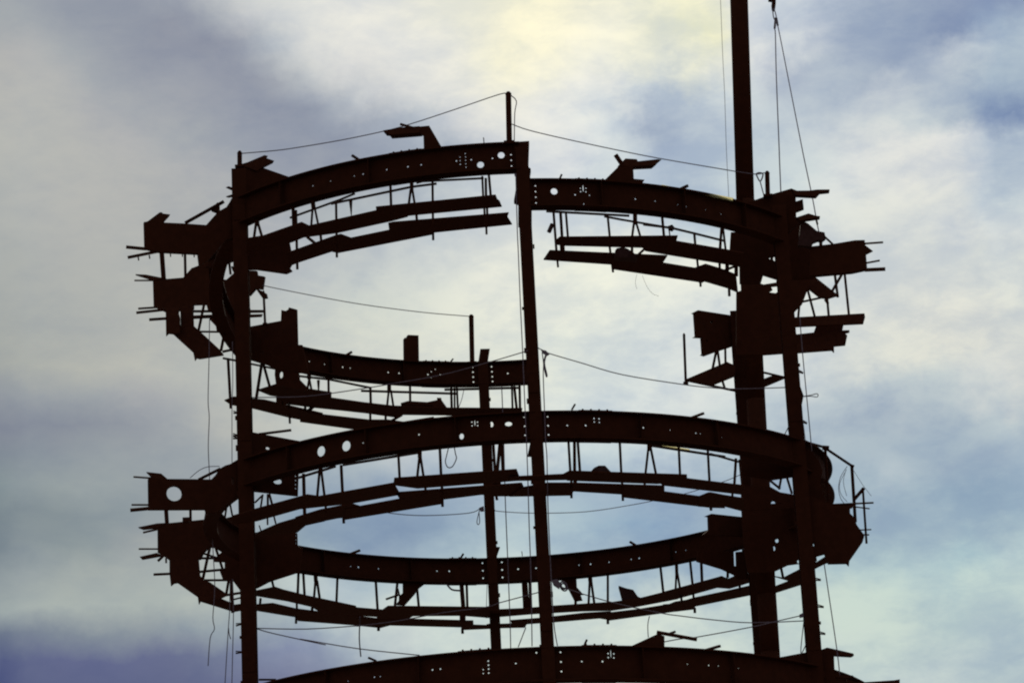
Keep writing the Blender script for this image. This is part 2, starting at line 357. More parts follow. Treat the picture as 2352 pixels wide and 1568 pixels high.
def girder(a0, a1, zb, zt, holes, stiff=(), splice=()):
    """curved plate girder: web with bolt and service holes, two flanges, stiffeners; zb, zt functions of bearing"""
    a0, a1 = math.radians(a0), math.radians(a1)
    n = max(2, int(abs(math.degrees(a1-a0))/1.5)); zt_ = lambda a: zt(a)-.036; zb_ = lambda a: zb(a)+.036
    tops = [(RAD*(a0+(a1-a0)*i/n), zt_(a0+(a1-a0)*i/n)) for i in range(n+1)]
    bots = [(RAD*(a0+(a1-a0)*i/n), zb_(a0+(a1-a0)*i/n)) for i in range(n, -1, -1)]
    hs = []
    for (hu, hv, ru, rv) in holes:
        if not (min(a0, a1)+.01 < hu < max(a0, a1)-.01): continue
        if hv+rv > zt_(hu)-.02 or hv-rv < zb_(hu)+.02: continue
        k_ = 8 if rv < .06 else 20
        hs.append([(RAD*hu+ru*math.cos(2*math.pi*i/k_), hv+rv*math.sin(2*math.pi*i/k_)) for i in range(k_)])
    v, f = cdt_solid(tops+bots, hs, lambda u_, v_: ringpt(u_/RAD, RAD+.012, v_), lambda u_, v_: ringpt(u_/RAD, RAD-.012, v_)-ringpt(u_/RAD, RAD+.012, v_))
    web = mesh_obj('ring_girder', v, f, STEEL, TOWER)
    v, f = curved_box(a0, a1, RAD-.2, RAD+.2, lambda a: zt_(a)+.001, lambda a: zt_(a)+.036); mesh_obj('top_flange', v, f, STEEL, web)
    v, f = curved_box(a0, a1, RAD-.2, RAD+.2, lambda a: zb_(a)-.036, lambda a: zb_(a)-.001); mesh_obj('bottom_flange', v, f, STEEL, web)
    for s_ in stiff:
        a = math.radians(s_); c = ringpt(a, RAD, (zb_(a)+zt_(a))/2); rd = ringpt(a, 1, 0); tg = Vector((rd.y, -rd.x, 0))
        for sg in (-1, 1):
            b = MB(); b.box(c+rd*sg*.105, rd*.085, tg*.008, Vector((0, 0, (zt_(a)-zb_(a))/2-.004))); b.build('stiffener', STEEL, web)
    for s_ in splice:
        a = math.radians(s_)
        v, f = curved_box(a-.045, a+.045, RAD-.16, RAD+.16, lambda x: zt_(x)+.038, lambda x: zt_(x)+.062); pl = mesh_obj('splice_plate', v, f, STEEL, web)
        b = MB()
        for i in range(4):
            for rr in (-.1, .1):
                x = a-.033+.022*i; P = ringpt(x, RAD+rr, zt_(x)+.06); b.rod(P, P+Vector((0, 0, .045)), .03, .024, 6)
        o_ = b.build('bolt_heads', STEEL, web)
        v, f = curved_box(a-.045, a+.045, RAD-.16, RAD+.16, lambda x: zb_(x)-.062, lambda x: zb_(x)-.038); mesh_obj('splice_plate', v, f, STEEL, web)
    return web
def hl(s, side, *pts):
    out = []
    for p in pts:
        x, y = p[:2]; rx = p[2]*(.86 if p[2] < 14 and len(p) < 4 else 1) if len(p) > 2 else 8.6; ry = p[3] if len(p) > 3 else rx
        P = on_ring(*S(s, x, y), side); a = az_of(P)
        if side == 'f' and a < 0: a += 2*math.pi
        k_ = (P-EYE).length/FOC*unit(s)
        ru = rx*k_/max(abs(math.cos(a)), .45) if len(p) > 3 else rx*k_
        out.append((a, P.z, ru, ry*k_))
    return out
DZ = .057
def lev(zb, zt): return (lambda a: zb+DZ), (lambda a: zt-DZ)
def lerpz(pts):
    pts = [(math.radians(a), z) for a, z in pts]
    def f(a):
        if a <= pts[0][0]: return pts[0][1]
        for (x0, y0), (x1, y1) in zip(pts, pts[1:]):
            if a <= x1: return y0+(y1-y0)*(a-x0)/(x1-x0)
        return pts[-1][1]
    return f
A_NL, A_NC, A_NR, A_FR, A_FC, A_FL = -46.1, 4.2, 51.7, 130.5, 184.4, 236.1
H_n1l = hl('b', 'n', (2103, 840, 36), (1887, 940, 36), (2205, 835), (2208, 893), (2211, 953), (2012, 873), (1790, 887), (1635, 900), (1692, 790, 8), (1727, 823, 7),
  (1672, 860, 7), (1730, 858, 7), (1674, 897, 7), (1731, 893, 7), (1676, 935, 8), (1733, 930, 7), (1735, 966, 7), (1705, 1000, 8), (1267, 940), (1128, 960, 11), (907, 990), (660, 1037), (568, 1057, 8), (320, 1110, 8), (135, 1160))
H_n1r = hl('c', 'n', (565, 1218, 36), (370, 1160), (371, 1220), (374, 1278), (377, 1338), (785, 1253), (935, 1258, 8), (840, 1185, 8), (898, 1185, 8), (843, 1220, 9), (898, 1222, 9), (868, 1185, 5, 40), (877, 1355, 6, 14),
  (1415, 1297), (1622, 1320, 8), (1860, 1357, 8), (1945, 1373), (2150, 1412, 7), (2312, 1455, 8))
H_f1 = hl('f', 'f', (97, 1163), (256, 1193, 8), (446, 1223, 11), (525, 1233, 8), (922, 1278), (1035, 1286), (1386, 1212, 9, 15), (1372, 1270, 7), (1413, 1245, 7), (1337, 1300), (1368, 1330, 8), (1466, 1304), (1394, 1395),
  (1805, 1223), (1808, 1275), (1810, 1326), (1813, 1378), (2002, 1218), (2006, 1270), (2010, 1322), (2013, 1372), (2172, 1288))
H_n2 = (hl('j', 'n', (222, 795, 43, 56), (485, 740, 45, 56), (1690, 640, 23, 32), (2002, 515, 19, 30), (2180, 510, 37, 24), (1244, 620, 11), (660, 707, 9), (1797, 490, 9), (1855, 490, 9), (1799, 528, 9), (1857, 526, 9), (1828, 500, 4, 30))
  + hl('k', 'n', (252, 437), (258, 532), (262, 627), (497, 432, 11), (503, 527, 11), (508, 622, 11), (703, 525), (895, 525, 11), (983, 452, 10), (1035, 455, 10), (985, 488, 9), (1038, 492, 9), (1437, 547, 9), (1498, 548, 11), (1778, 573, 7), (2047, 605, 10), (2095, 612, 7))
  + hl('l', 'n', (265, 350, 7), (487, 388, 6)))
H_f2 = (hl('n', 'f', (610, 355, 11), (530, 347, 7), (820, 372, 8), (1432, 395, 8), (1560, 397, 10), (1907, 313), (1911, 392), (1914, 470), (2110, 303, 11), (2113, 383, 11), (2117, 462, 11), (2280, 375))
  + hl('o', 'f', (190, 375), (377, 365), (827, 333, 8), (947, 324), (1140, 303, 8), (1372, 273, 8), (1455, 262), (1838, 197, 7), (1942, 178, 6)))
H_n3 = (hl('n', 'n', (1385, 1427, 11), (1468, 1418), (778, 1503), (840, 1497, 8), (503, 1545, 8), (1968, 1335), (1970, 1378), (1972, 1418), (1973, 1460), (1915, 1425, 8), (1916, 1465, 8), (2256, 1360), (1937, 1265, 5, 20))
  + hl('o', 'n', (165, 1360, 9), (380, 1248, 11), (632, 1243, 11), (637, 1344, 11), (642, 1444, 11), (855, 1340), (1071, 1340, 12), (1130, 1257), (1189, 1260), (1132, 1298), (1190, 1302), (1158, 1260, 4, 45))
  + hl('q', 'n', (130, 1368, 7), (352, 1380), (453, 1386, 8), (660, 1412, 7), (1160, 1368, 8)))
zb, zt = lev(33.215, 34.113); girder(-46.1, 3.6, zb, zt, H_n1l, (-36, -20), (-14,))
side_girder((-7.2, -6.95), (-8.55, -.3), (-8.3, 5.6), 34.11, 34.53, .9)
zb, zt = lev(32.148, 33.04); girder(4.6, 51.5, zb, zt, H_n1r, (16, 30, 42), (14.5,))
zb, zt = lev(33.651, 34.535); girder(175.6, 236, zb, zt, H_f1, (200, 215), (193.5,))
zb, zt = lev(25.634, 26.504); girder(-46.1, 4, zb, zt, H_n2, (-36, -22, -8), ()); girder(4.4, 51.5, zb, zt, H_n2, (20, 33), (13,))
side_girder((-7.2, -6.95), (-8.8, -.8), (-8.3, 5.6), 26.5, 27.85, .88)
side_girder((7.84, -6.2), (9.1, .3), (7.55, 6.5), 26.5, 27.85, .88)
zb, zt = lev(26.958, 27.856); girder(130.8, 184.2, zb, zt, H_f2, (150, 168), ()); girder(184.6, 236, zb, zt, H_f2, (200, 218), (190,))
zb, zt = lev(19.2, 20.2006); girder(-70, 4, zb, zt, H_n3, (-30, -15), (-6.5,)); girder(4.4, 70, zb, zt, H_n3, (18, 33), (11.5,))

def column(x, y, side_or_Y, wd, ztop, head=None):
    P = on_ring(x, y, side_or_Y) if isinstance(side_or_Y, str) else on_y(x, y, side_or_Y)
    a = az_of(Vector((P.x, P.y, 0))); h = wd/2
    X = Vector((1, 0, 0)); Y = Vector((0, 1, 0)); b = MB(); zc = ztop/2; Z = Vector((0, 0, ztop/2))
    base = Vector((P.x, P.y, zc))
    b.box(base-Y*h, X*h, Y*.02, Z); b.box(base+Y*h, X*h, Y*.02, Z); b.box(base, X*.015, Y*(h-.021), Z-Vector((0, 0, .001)))
    c = b.build('column', STEEL, TOWER)
    z_ = 8.0
    while z_ < ztop-1:                               # splice plates with bolts on the flange
        p = MB(); p.box(Vector((P.x, P.y-h-.031, z_)), X*(h*.8), Y*.01, Vector((0, 0, .25)))
        p.build('splice_plate', STEEL, c); z_ += 6.4
    z_ = 19.0
    while z_ < ztop-1.2:                             # small cleats left along the edges
        sg = random.choice((-1, 1)); q_ = MB(); hh = random.uniform(.03, .09)
        q_.box(Vector((P.x+sg*(h+.022), P.y-h+.03, z_)), X*.02, Y*.03, Vector((0, 0, hh))); q_.build('cleat', STEEL, c); z_ += random.uniform(.7, 1.9)
    return P
NC = column(1216.5, 700, 'n', .335, 33.9)
FCp = column(1119, 1050, 'f', .335, 34.5)
NL = column(560.5, 900, 'n', .40, 34.9)
FLp = column(560, 900, 'f', .36, 34.6)
NR = column(1823, 919, 'n', .39, 33.3)
FRp = column(1706.5, 919, 6.5, .44, 34.6)

def vplane(P, dx, dy):
    n = Vector((dy, -dx, 0)); return (P, n)
pNL = vplane(NL, .95, .31); pFL = vplane(FLp, .95, -.31); pNR = vplane(NR, 1, -.05); pFR = vplane(FRp, .83, .55)
pNLi = vplane(NL, .9, .43); pFLi = vplane(FLp, .9, -.43)
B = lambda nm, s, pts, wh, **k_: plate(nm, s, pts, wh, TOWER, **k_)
# upper left: near column head, haunch, outward cantilever
B('haunch_plate', 'a', [(1436, 420), (1540, 390), (1690, 442), (1985, 545), (2010, 540), (2010, 860), (1700, 985), (1560, 1050), (1436, 1000)], pNLi, th=.05)
B('cantilever_beam', 'a', [(462, 1012), (500, 1012), (870, 1028), (1110, 1045), (1235, 905), (1335, 850), (1380, 760), (1440, 745), (1560, 1000), (1530, 1080), (1390, 1185), (1320, 1195), (1145, 1400), (1040, 1470), (1025, 1345), (620, 1325), (470, 1290)], pNL, th=.12)
B('bracket', 'a', [(480, 1012), (500, 1005), (620, 915), (640, 910), (662, 926), (735, 935), (672, 1002), (672, 1025)], pNL, th=.2)
B('lug', 'a', [(1320, 650), (1345, 640), (1425, 668), (1440, 640), (1440, 700), (1415, 695)], pNL, th=.05)
B('lug', 'a', [(1320, 745), (1440, 705), (1440, 745), (1345, 755)], pNL, th=.05)
B('knee_plate', 'a', [(1400, 1290), (1650, 1185), (1985, 1230), (2000, 1310), (2060, 1420), (2010, 1465), (1990, 1500), (2015, 1530), (1960, 1555), (1640, 1510), (1400, 1520)], pNLi, th=.06)
# left, far column at the upper level
B('cantilever_beam', 'e', [(552, 322), (690, 302), (870, 287), (960, 185), (1230, 180), (1225, 262), (1262, 302), (1320, 310), (1440, 205), (1440, 560), (1230, 662), (1235, 640), (1130, 638), (1110, 565), (970, 570), (970, 610), (690, 650), (560, 592)], pFL, th=.12)
B('tie_plate', 'e', [(1140, 720), (1230, 652), (1440, 560), (1440, 965), (1310, 870), (1220, 850), (1210, 795)], pFL, th=.08)
B('neck_plate', 'e', [(1018, 40), (1160, 60), (1140, 110), (1240, 110), (1225, 185), (955, 190), (1045, 155)], pFL, th=.1)
B('haunch_plate', 'e', [(1560, 800), (1890, 738), (1895, 625), (1940, 635), (1965, 622), (1975, 598), (2055, 620), (2065, 990), (2110, 990), (2180, 1290), (2065, 1282), (1830, 1240), (1720, 1190), (1560, 1128)], pFLi, th=.06, holes=[(1700, 1073, 28, 18)])
B('gusset', 'e', [(1830, 1235), (2070, 1275), (2080, 1350), (2150, 1420), (2145, 1470), (1840, 1412), (1825, 1300)], pFLi, th=.08, holes=[(1890, 1302, 23, 38)])
B('clip_angle', 'e', [(1560, 215), (1632, 215), (1640, 262), (1715, 275), (1695, 410), (1625, 400), (1560, 475)], pFLi, th=.1)
B('clip_angle', 'e', [(1620, 395), (1690, 425), (1730, 450), (1742, 498), (1700, 505)], pFLi, th=.1)
# left, near column at the second level
B('cantilever_beam', 'i', [(505, 820), (870, 822), (1180, 826), (1250, 715), (1310, 680), (1440, 645), (1440, 1005), (1390, 1032), (1320, 1090), (1215, 1172), (1110, 1172), (1100, 1140), (510, 1142)], pNL, th=.10, holes=[(778, 973, 82, 80), (1385, 846, 17, 42)])
B('haunch_plate', 'i', [(1590, 332), (1690, 352), (2090, 426), (2130, 420), (2100, 640), (2078, 760), (2070, 1000), (1800, 972), (1590, 950)], pNLi, th=.06, holes=[(1755, 500, 22, 16), (1860, 846, 46, 30)] + [(2048, y_, 8, 9) for y_ in (790, 835, 878, 920)])
B('neck_plate', 'i', [(1105, 1140), (1212, 1168), (1292, 1240), (1085, 1252)], pFL, th=.1)
# left, far column at the second level
B('cantilever_beam', 'i', [(600, 1320), (690, 1285), (1080, 1245), (1290, 1236), (1470, 1190), (1470, 1545), (1235, 1540), (1130, 1532), (1072, 1595), (1040, 1660), (725, 1672), (655, 1622), (602, 1592)], pFL, th=.12)
B('haunch_plate', 'i', [(1460, 1395), (1640, 1378), (1750, 1365), (2055, 1388), (2058, 1515), (2110, 1540), (2080, 1805), (2040, 1806), (1810, 1880), (1755, 1900), (1640, 1960), (1460, 1990)], pFLi, th=.06, holes=[(2044, y_, 7, 9) for y_ in (1415, 1455, 1492)])
B('tie_plate', 'm', [(1280, 190), (1190, 270), (1190, 297), (1302, 300), (1302, 372), (1252, 400), (1282, 480), (1390, 500), (1480, 620), (1480, 150)], pFL, th=.08)
# centre near column head
B('column_head', 'c', [(138, 702), (305, 690), (296, 960), (322, 980), (310, 1068), (332, 1090), (332, 1560), (190, 1560), (190, 1330), (145, 1312), (172, 1150), (170, 1040), (150, 1020)], -10.05, th=.25)
B('bracket', 'b', [(1245, 540), (1350, 530), (1482, 757), (1482, 800), (1295, 800), (1290, 645), (1275, 615), (1240, 602)], 'n', th=.08)
B('bracket', 'c', [(1080, 1112), (1250, 945), (1392, 948), (1402, 1130), (1080, 1130)], 'n', th=.08)
B('bracket', 'o', [(1385, 1172), (1650, 1050), (1720, 1075), (1720, 1200), (1400, 1200)], 'n', th=.08)
B('clip_angle', 'c', [(1395, 1085), (1512, 1095), (1480, 1145), (1395, 1150)], 'n', th=.06)
B('beam_stub', 'f', [(1095, 915), (1125, 915), (1128, 885), (1240, 890), (1245, 1180), (1098, 1180)], 'f', th=.2)
B('column_stub', 'f', [(1885, 1032), (1985, 1030), (1962, 1180), (1862, 1180)], 'f', th=.2)
B('knee_brace', 'n', [(1080, 515), (1315, 525), (1232, 588), (1200, 640), (1100, 752), (1000, 745), (1040, 700), (1040, 652), (1080, 620)], 'f', th=.08)
B('knee_brace', 'o', [(620, 470), (795, 462), (800, 560), (872, 640), (840, 642), (860, 700), (778, 712), (715, 590)], 'f', th=.08)
B('gusset', 'k', [(318, 690), (350, 690), (345, 852), (285, 850)], -10, th=.03)
B('gusset', 'n', [(2040, 140), (2092, 145), (2058, 245), (2035, 245)], 'f', th=.03)
for s_, x0, y0, x1, y1, wd, sd in [('c', 622, 1092, 645, 1040, 22, 'n'), ('c', 1895, 1192, 1962, 1160, 32, 'n'), ('k', 750, 362, 785, 302, 22, 'n'), ('k', 2000, 445, 2128, 398, 32, 'n'),
      ('f', 470, 1105, 540, 1065, 28, 'f'), ('f', 1570, 1175, 1600, 1135, 20, 'f'), ('n', 520, 220, 625, 180, 30, 'f'), ('n', 1675, 268, 1708, 215, 24, 'f'), ('n', 715, 1300, 795, 1335, 24, 'n'),
      ('o', 1358, 90, 1435, 138, 26, 'f'), ('b', 545, 842, 622, 892, 30, 'n'), ('o', 880, 1175, 908, 1112, 24, 'n'), ('o', 2150, 1222, 2300, 1178, 34, 'n'), ('d', 60, 665, 132, 632, 28, 'n'), ('b', 1918, 655, 1924, 715, 10, 'n'), ('o', 228, 190, 234, 240, 8, 'f')]:
    rod('lifting_lug', s_, x0, y0, x1, y1, wd, sd, TOWER, n=4)
# right, near column head at the upper level
B('column_head', 'u', [(200, 245), (335, 245), (480, 192), (700, 115), (1040, 15), (1110, 130), (1118, 460), (1190, 530), (1000, 700), (200, 700)], pNR, th=.15)
B('box_plate', 'u', [(90, 700), (1000, 690), (1195, 540), (1350, 880), (1380, 1370), (1390, 1420), (850, 1445), (600, 1368), (560, 1500), (230, 1500), (225, 1230), (60, 1150), (80, 850)], -4.6, th=.1, holes=[(780, 1112, 26, 40), (705, 1105, 16, 16)])
B('cantilever_beam', 'u', [(1330, 925), (1700, 882), (2040, 825), (2190, 822), (2200, 900), (2230, 1270), (1990, 1322), (1380, 1375), (1330, 1380)], pNR, th=.2)
B('clip_angle', 'u', [(2195, 900), (2320, 995), (2208, 1052)], pNR, th=.05)
B('clip_angle', 'u', [(1100, 222), (1220, 182), (1236, 325), (1120, 370)], pNR, th=.15)
B('tie_plate', 'h', [(640, 440), (900, 350), (960, 372), (1085, 345), (1090, 200), (1440, 265), (1390, 400), (1330, 560), (1290, 600), (1240, 650), (1245, 690), (1250, 790), (1270, 880), (1262, 1040), (1272, 1066), (920, 1092), (640, 1092)], 0.5, th=.1, holes=[[(912, 256), (1040, 300), (1040, 352), (950, 368), (912, 345)], [(1000, 378), (1080, 370), (1080, 430), (1052, 450), (975, 440), (1020, 412)]])
B('cantilever_beam', 'h', [(190, 652), (240, 627), (660, 692), (660, 980), (590, 1010), (430, 1062), (320, 1102), (280, 1088), (297, 1080), (285, 912), (200, 908), (226, 890), (210, 660)], pFR, th=.12, holes=[(387, 748, 14, 12), (335, 948, 8, 10)])
B('cantilever_beam', 'l', [(325, 1206), (380, 1184), (740, 1222), (740, 1420), (300, 1400), (365, 1345), (360, 1212)], pFR, th=.12)
B('haunch_plate', 'q', [(230, 296), (490, 375), (620, 436), (650, 480), (760, 480), (765, 385), (735, 180), (700, 190), (640, 195), (645, 350), (620, 340), (615, 190), (240, 180)], pFR, th=.05)
B('haunch_plate', 'l', [(690, 1100), (1330, 1060), (1330, 1700), (1180, 1720), (1030, 1790), (760, 1800), (720, 1560)], 4.0, th=.08, holes=[(1065, 1463, 18, 25), (1035, 1545, 14, 26), (1290, 1683, 12, 20)])
B('cantilever_beam', 'l', [(1310, 960), (1570, 1065), (1830, 1118), (1830, 1180), (1880, 1230), (1900, 1300), (1980, 1410), (1962, 1470), (1826, 1665), (1818, 1725), (1790, 1698), (1600, 1702), (1560, 1600), (1470, 1625), (1460, 1690), (1440, 1760), (1310, 1760)], pNR, th=.15, holes=[(1442, 1505, 13, 22)])
B('end_plate', 'l', [(1330, 425), (1400, 525), (1450, 562), (1500, 625), (1535, 720), (1540, 760), (1520, 870), (1552, 975), (1575, 1075), (1240, 1000), (1245, 800), (1000, 835), (690, 780), (700, 300), (940, 320)], -5.7, th=.05)
B('tie_plate', 'l', [(690, 890), (1000, 905), (1100, 960), (1245, 985), (1330, 960), (1330, 1120), (690, 1150)], 1.0, th=.08, holes=[(1027, 1090, 26, 42), (1104, 1086, 20, 16)])
# bottom right
B('haunch_plate', 'q', [(1080, 1298), (1390, 1240), (1530, 1215), (1660, 1225), (1670, 1460), (1700, 1640), (1080, 1640)], pNR, th=.1)
B('clip_angle', 'q', [(1665, 1455), (1715, 1450), (1720, 1480), (1860, 1485), (1870, 1500), (1800, 1515), (1680, 1505)], pNR, th=.08)
B('cantilever_beam', 'q', [(1790, 1520), (1900, 1560), (2290, 1535), (2350, 1525), (2350, 1640), (1790, 1640)], pNR, th=.15)
# step irons on the columns
for s_, x0, y0, x1, y1 in [('l', 1325, 225, 1380, 245), ('q', 1465, 490, 1525, 492), ('q', 1490, 768, 1555, 775), ('q', 1510, 1050, 1572, 1056), ('h', 1285, 1270, 1340, 1288), ('m', 1420, 968, 1480, 950), ('m', 1418, 1255, 1480, 1245), ('i', 1395, 135, 1430, 135), ('i', 1390, 400, 1440, 400), ('i', 1390, 370, 1440, 372)]:
    rod('step_iron', s_, x0, y0, x1, y1, 16, -6.6, TOWER)
    rod('step_iron', s_, x0, y0-22, x1, y1-8, 12, -6.6, TOWER)
B('clip_angle', 'h', [(1255, 1410), (1310, 1422), (1345, 1520), (1330, 1600), (1255, 1600)], NR.y, th=.1)

# ------------------------------------------------------------------ hanging walkways
def walkway(label, slabs, z, hang, rails, side, extra=()):
    s0, p0 = slabs[0][0], slabs[0][1]
    c = on_z(*S(s0, *p0[0]), z)
    W_ = thing('hanging_walkway', c, label, 'walkway', 'plank walkways hung below the ring girders')
    for i, (s_, pts) in enumerate(slabs): slab('plank', s_, pts, z+.004*(i % 5), W_)
    for h in hang:
        s_, x0, y0, x1, y1, wd = h[:6]; rod('hanger', s_, x0, y0, x1, y1, wd, side, W_, STEEL, h[6] if len(h) > 6 else 1)
    for s_, pts, wd, m_ in rails:
        b = MB()
        P = [place(s_, x, y, side) for x, y in pts]; r_ = wd*unit(s_)/2*(P[0]-EYE).length/FOC
        for p_, q_ in zip(P, P[1:]): b.rod(p_, q_, r_, None, 8)
        b.build('handrail', m_, W_)
    return W_
W1L = walkway('plank walkway below the highest near girder, left of the centre column',
 [('r', [(-40, 800), (140, 770), (540, 630), (620, 668), (600, 770), (440, 835), (-40, 960)]), ('r', [(560, 680), (1330, 505), (1660, 520), (1650, 570), (1480, 615), (910, 740), (570, 785)]),
  ('r', [(1315, 470), (2568, 345), (2585, 390), (2610, 410), (2633, 465), (1650, 560), (1400, 590), (1325, 540)]),
  ('r', [(400, 945), (890, 770), (950, 755), (1060, 795), (1000, 890), (860, 932), (500, 1050), (400, 1090)]), ('r', [(860, 840), (1060, 793), (1900, 620), (1910, 755), (920, 948), (860, 935)]),
  ('r', [(1445, 640), (1500, 628), (2705, 530), (2690, 570), (2740, 650), (1925, 735), (1455, 715)])], 32.08,
 [('r', 480, 500, 495, 1115, 26), ('r', 900, 430, 908, 990, 24), ('r', 1908, 200, 1915, 810, 24), ('r', 735, 720, 745, 830, 26), ('r', 655, 395, 665, 480, 44), ('r', 655, 470, 640, 665, 22), ('r', 676, 470, 712, 645, 22),
  ('r', 1690, 210, 1690, 290, 38), ('r', 1680, 285, 1660, 435, 24), ('r', 1697, 285, 1722, 435, 24), ('r', 1468, 230, 1475, 460, 26), ('r', 450, 460, 458, 670, 34), ('r', 1052, 400, 1060, 565, 36, .2),
  ('b', 1905, 1060, 1915, 1280, 22), ('b', 1942, 1080, 1945, 1280, 26), ('b', 1972, 1020, 1995, 1280, 26), ('b', 1925, 1360, 1930, 1480, 22), ('b', 1955, 1360, 1958, 1480, 24), ('b', 1945, 1480, 1950, 1665, 22), ('r', 600, 780, 690, 852, 30), ('r', 1740, 550, 1745, 610, 26),
  ('r', 62, 640, 40, 800, 26), ('r', 85, 640, 130, 790, 28), ('r', 75, 600, 75, 660, 44)],
 [('r', [(420, 578), (940, 390), (1095, 325)], 24, PIPE), ('r', [(850, 432), (1000, 400), (1690, 255), (1950, 222)], 26, PIPE), ('r', [(1740, 215), (1800, 198), (2443, 165)], 24, PIPE)], 'n')
W1R = walkway('plank walkway below the highest near girder, right of the centre column',
 [('g', [(590, 160), (625, 130), (1858, 118), (1840, 180), (1500, 240), (640, 218), (590, 205)]), ('d', [(-340, 1285), (10, 1218), (520, 1305), (720, 1340), (720, 1490), (0, 1372), (-310, 1320)]),
  ('g', [(455, 366), (520, 270), (1750, 325), (1700, 400), (1200, 418), (620, 378)]), ('g', [(1185, 465), (1180, 400), (1700, 400), (2060, 458), (2180, 480), (2120, 605)]), ('h', [(200, 195), (320, 152), (480, 200), (640, 262), (660, 450), (550, 402), (310, 332), (250, 345)])], 31.05,
 [('g', 560, -130, 590, 270, 26), ('g', 600, 370, 607, 440, 22), ('g', 632, -140, 650, 150, 30), ('g', 688, -140, 710, 130, 24), ('g', 650, 210, 655, 290, 50), ('g', 1127, -80, 1148, 130, 24), ('g', 1145, 220, 1182, 492, 24), ('g', 1412, -120, 1412, -10, 44), ('g', 1400, -20, 1380, 130, 24), ('g', 1425, -20, 1470, 130, 24),
  ('g', 1695, -85, 1715, 130, 28), ('g', 1765, 30, 1778, 130, 14), ('g', 2030, 80, 2042, 215, 26), ('g', 2315, 40, 2300, 245, 28), ('g', 2060, 350, 2072, 460, 24), ('g', 2095, 590, 2097, 642, 24), ('g', 2295, 390, 2298, 475, 26), ('g', 1380, 230, 1380, 310, 28), ('g', 1440, 315, 1525, 238, 26), ('d', 500, 1060, 530, 1310, 24), ('d', 485, 1090, 475, 1310, 22), ('h', 565, 400, 568, 480, 28), ('h', 545, 140, 545, 240, 40), ('h', 500, 220, 640, 165, 26), ('h', 640, 170, 640, 270, 40)],
 [('c', [(485, 1425), (1350, 1472)], 26, PIPE), ('g', [(-735, -85), (-560, -60), (1500, -5)][2:] + [(1790, 30), (2040, 90), (2352, 168)], 26, PIPE), ('c', [(1090, 1478), (1270, 1512), (1790, 1600)], 24, PIPE)], 'n')
W2L = walkway('plank walkway below the second-level near girder, left of the centre column',
 [('i', [(1380, 1215), (1620, 1142), (2060, 1020), (2170, 990), (2260, 1015), (2230, 1100), (2120, 1130), (1640, 1265), (1380, 1300)]), ('j', [(0, 1275), (100, 1255), (200, 1270), (980, 1130), (1050, 1250), (520, 1345), (0, 1400)]), ('j', [(985, 1080), (2265, 988), (2290, 1055), (2300, 1102), (1230, 1185), (975, 1150)]),
  ('i', [(1620, 1400), (1870, 1290), (2352, 1150), (2352, 1265), (2150, 1310), (2060, 1385), (1620, 1425)]), ('j', [(-50, 1490), (210, 1410), (540, 1345), (625, 1372), (640, 1470), (390, 1497), (-50, 1585)]), ('j', [(470, 1402), (1080, 1290), (1495, 1200), (1495, 1345), (470, 1512)]), ('j', [(1000, 1230), (2320, 1130), (2352, 1200), (2352, 1266), (2030, 1266), (1900, 1250), (1500, 1300), (1060, 1320)])], 24.5,
 [('j', 35, 1030, 45, 1275, 30), ('j', 430, 940, 445, 1240, 30), ('j', 1028, 820, 1042, 1085, 26), ('j', 1462, 770, 1475, 1050, 28), ('j', 205, 990, 180, 1270, 26), ('j', 222, 990, 256, 1262, 26), ('j', 215, 950, 215, 1020, 42), ('j', 1250, 840, 1225, 1068, 26), ('j', 1258, 840, 1292, 1062, 26), ('j', 1252, 790, 1252, 860, 42),
  ('j', 2020, 715, 2038, 1005, 30), ('j', 2090, 715, 2062, 1005, 34), ('j', 2108, 715, 2122, 1000, 34), ('j', 45, 1390, 50, 1490, 24), ('j', 268, 1350, 270, 1425, 24), ('j', 1310, 1170, 1315, 1230, 26), ('j', 1483, 1150, 1490, 1372, 28), ('j', 455, 1490, 458, 1545, 28), ('j', 2050, 1255, 2060, 1302, 28), ('j', 2050, 1090, 2055, 1140, 90),
  ('i', 2128, 770, 2140, 1230, 34), ('w', 815, 260, 780, 480, 30), ('w', 865, 260, 900, 440, 28), ('w', 1380, 110, 1255, 230, 28), ('w', 1375, 110, 1340, 330, 28), ('w', 1455, 100, 1455, 300, 34), ('w', 1480, 100, 1525, 270, 36), ('w', 1450, 440, 1452, 580, 26), ('w', 1550, 440, 1580, 560, 26), ('w', 1320, 590, 1350, 680, 20)],
 [('j', [(-20, 1072), (370, 952)], 28, PIPE), ('j', [(450, 937), (1240, 808)], 28, PIPE), ('i', [(2070, 812), (2310, 735)], 24, PIPE)], 'n')
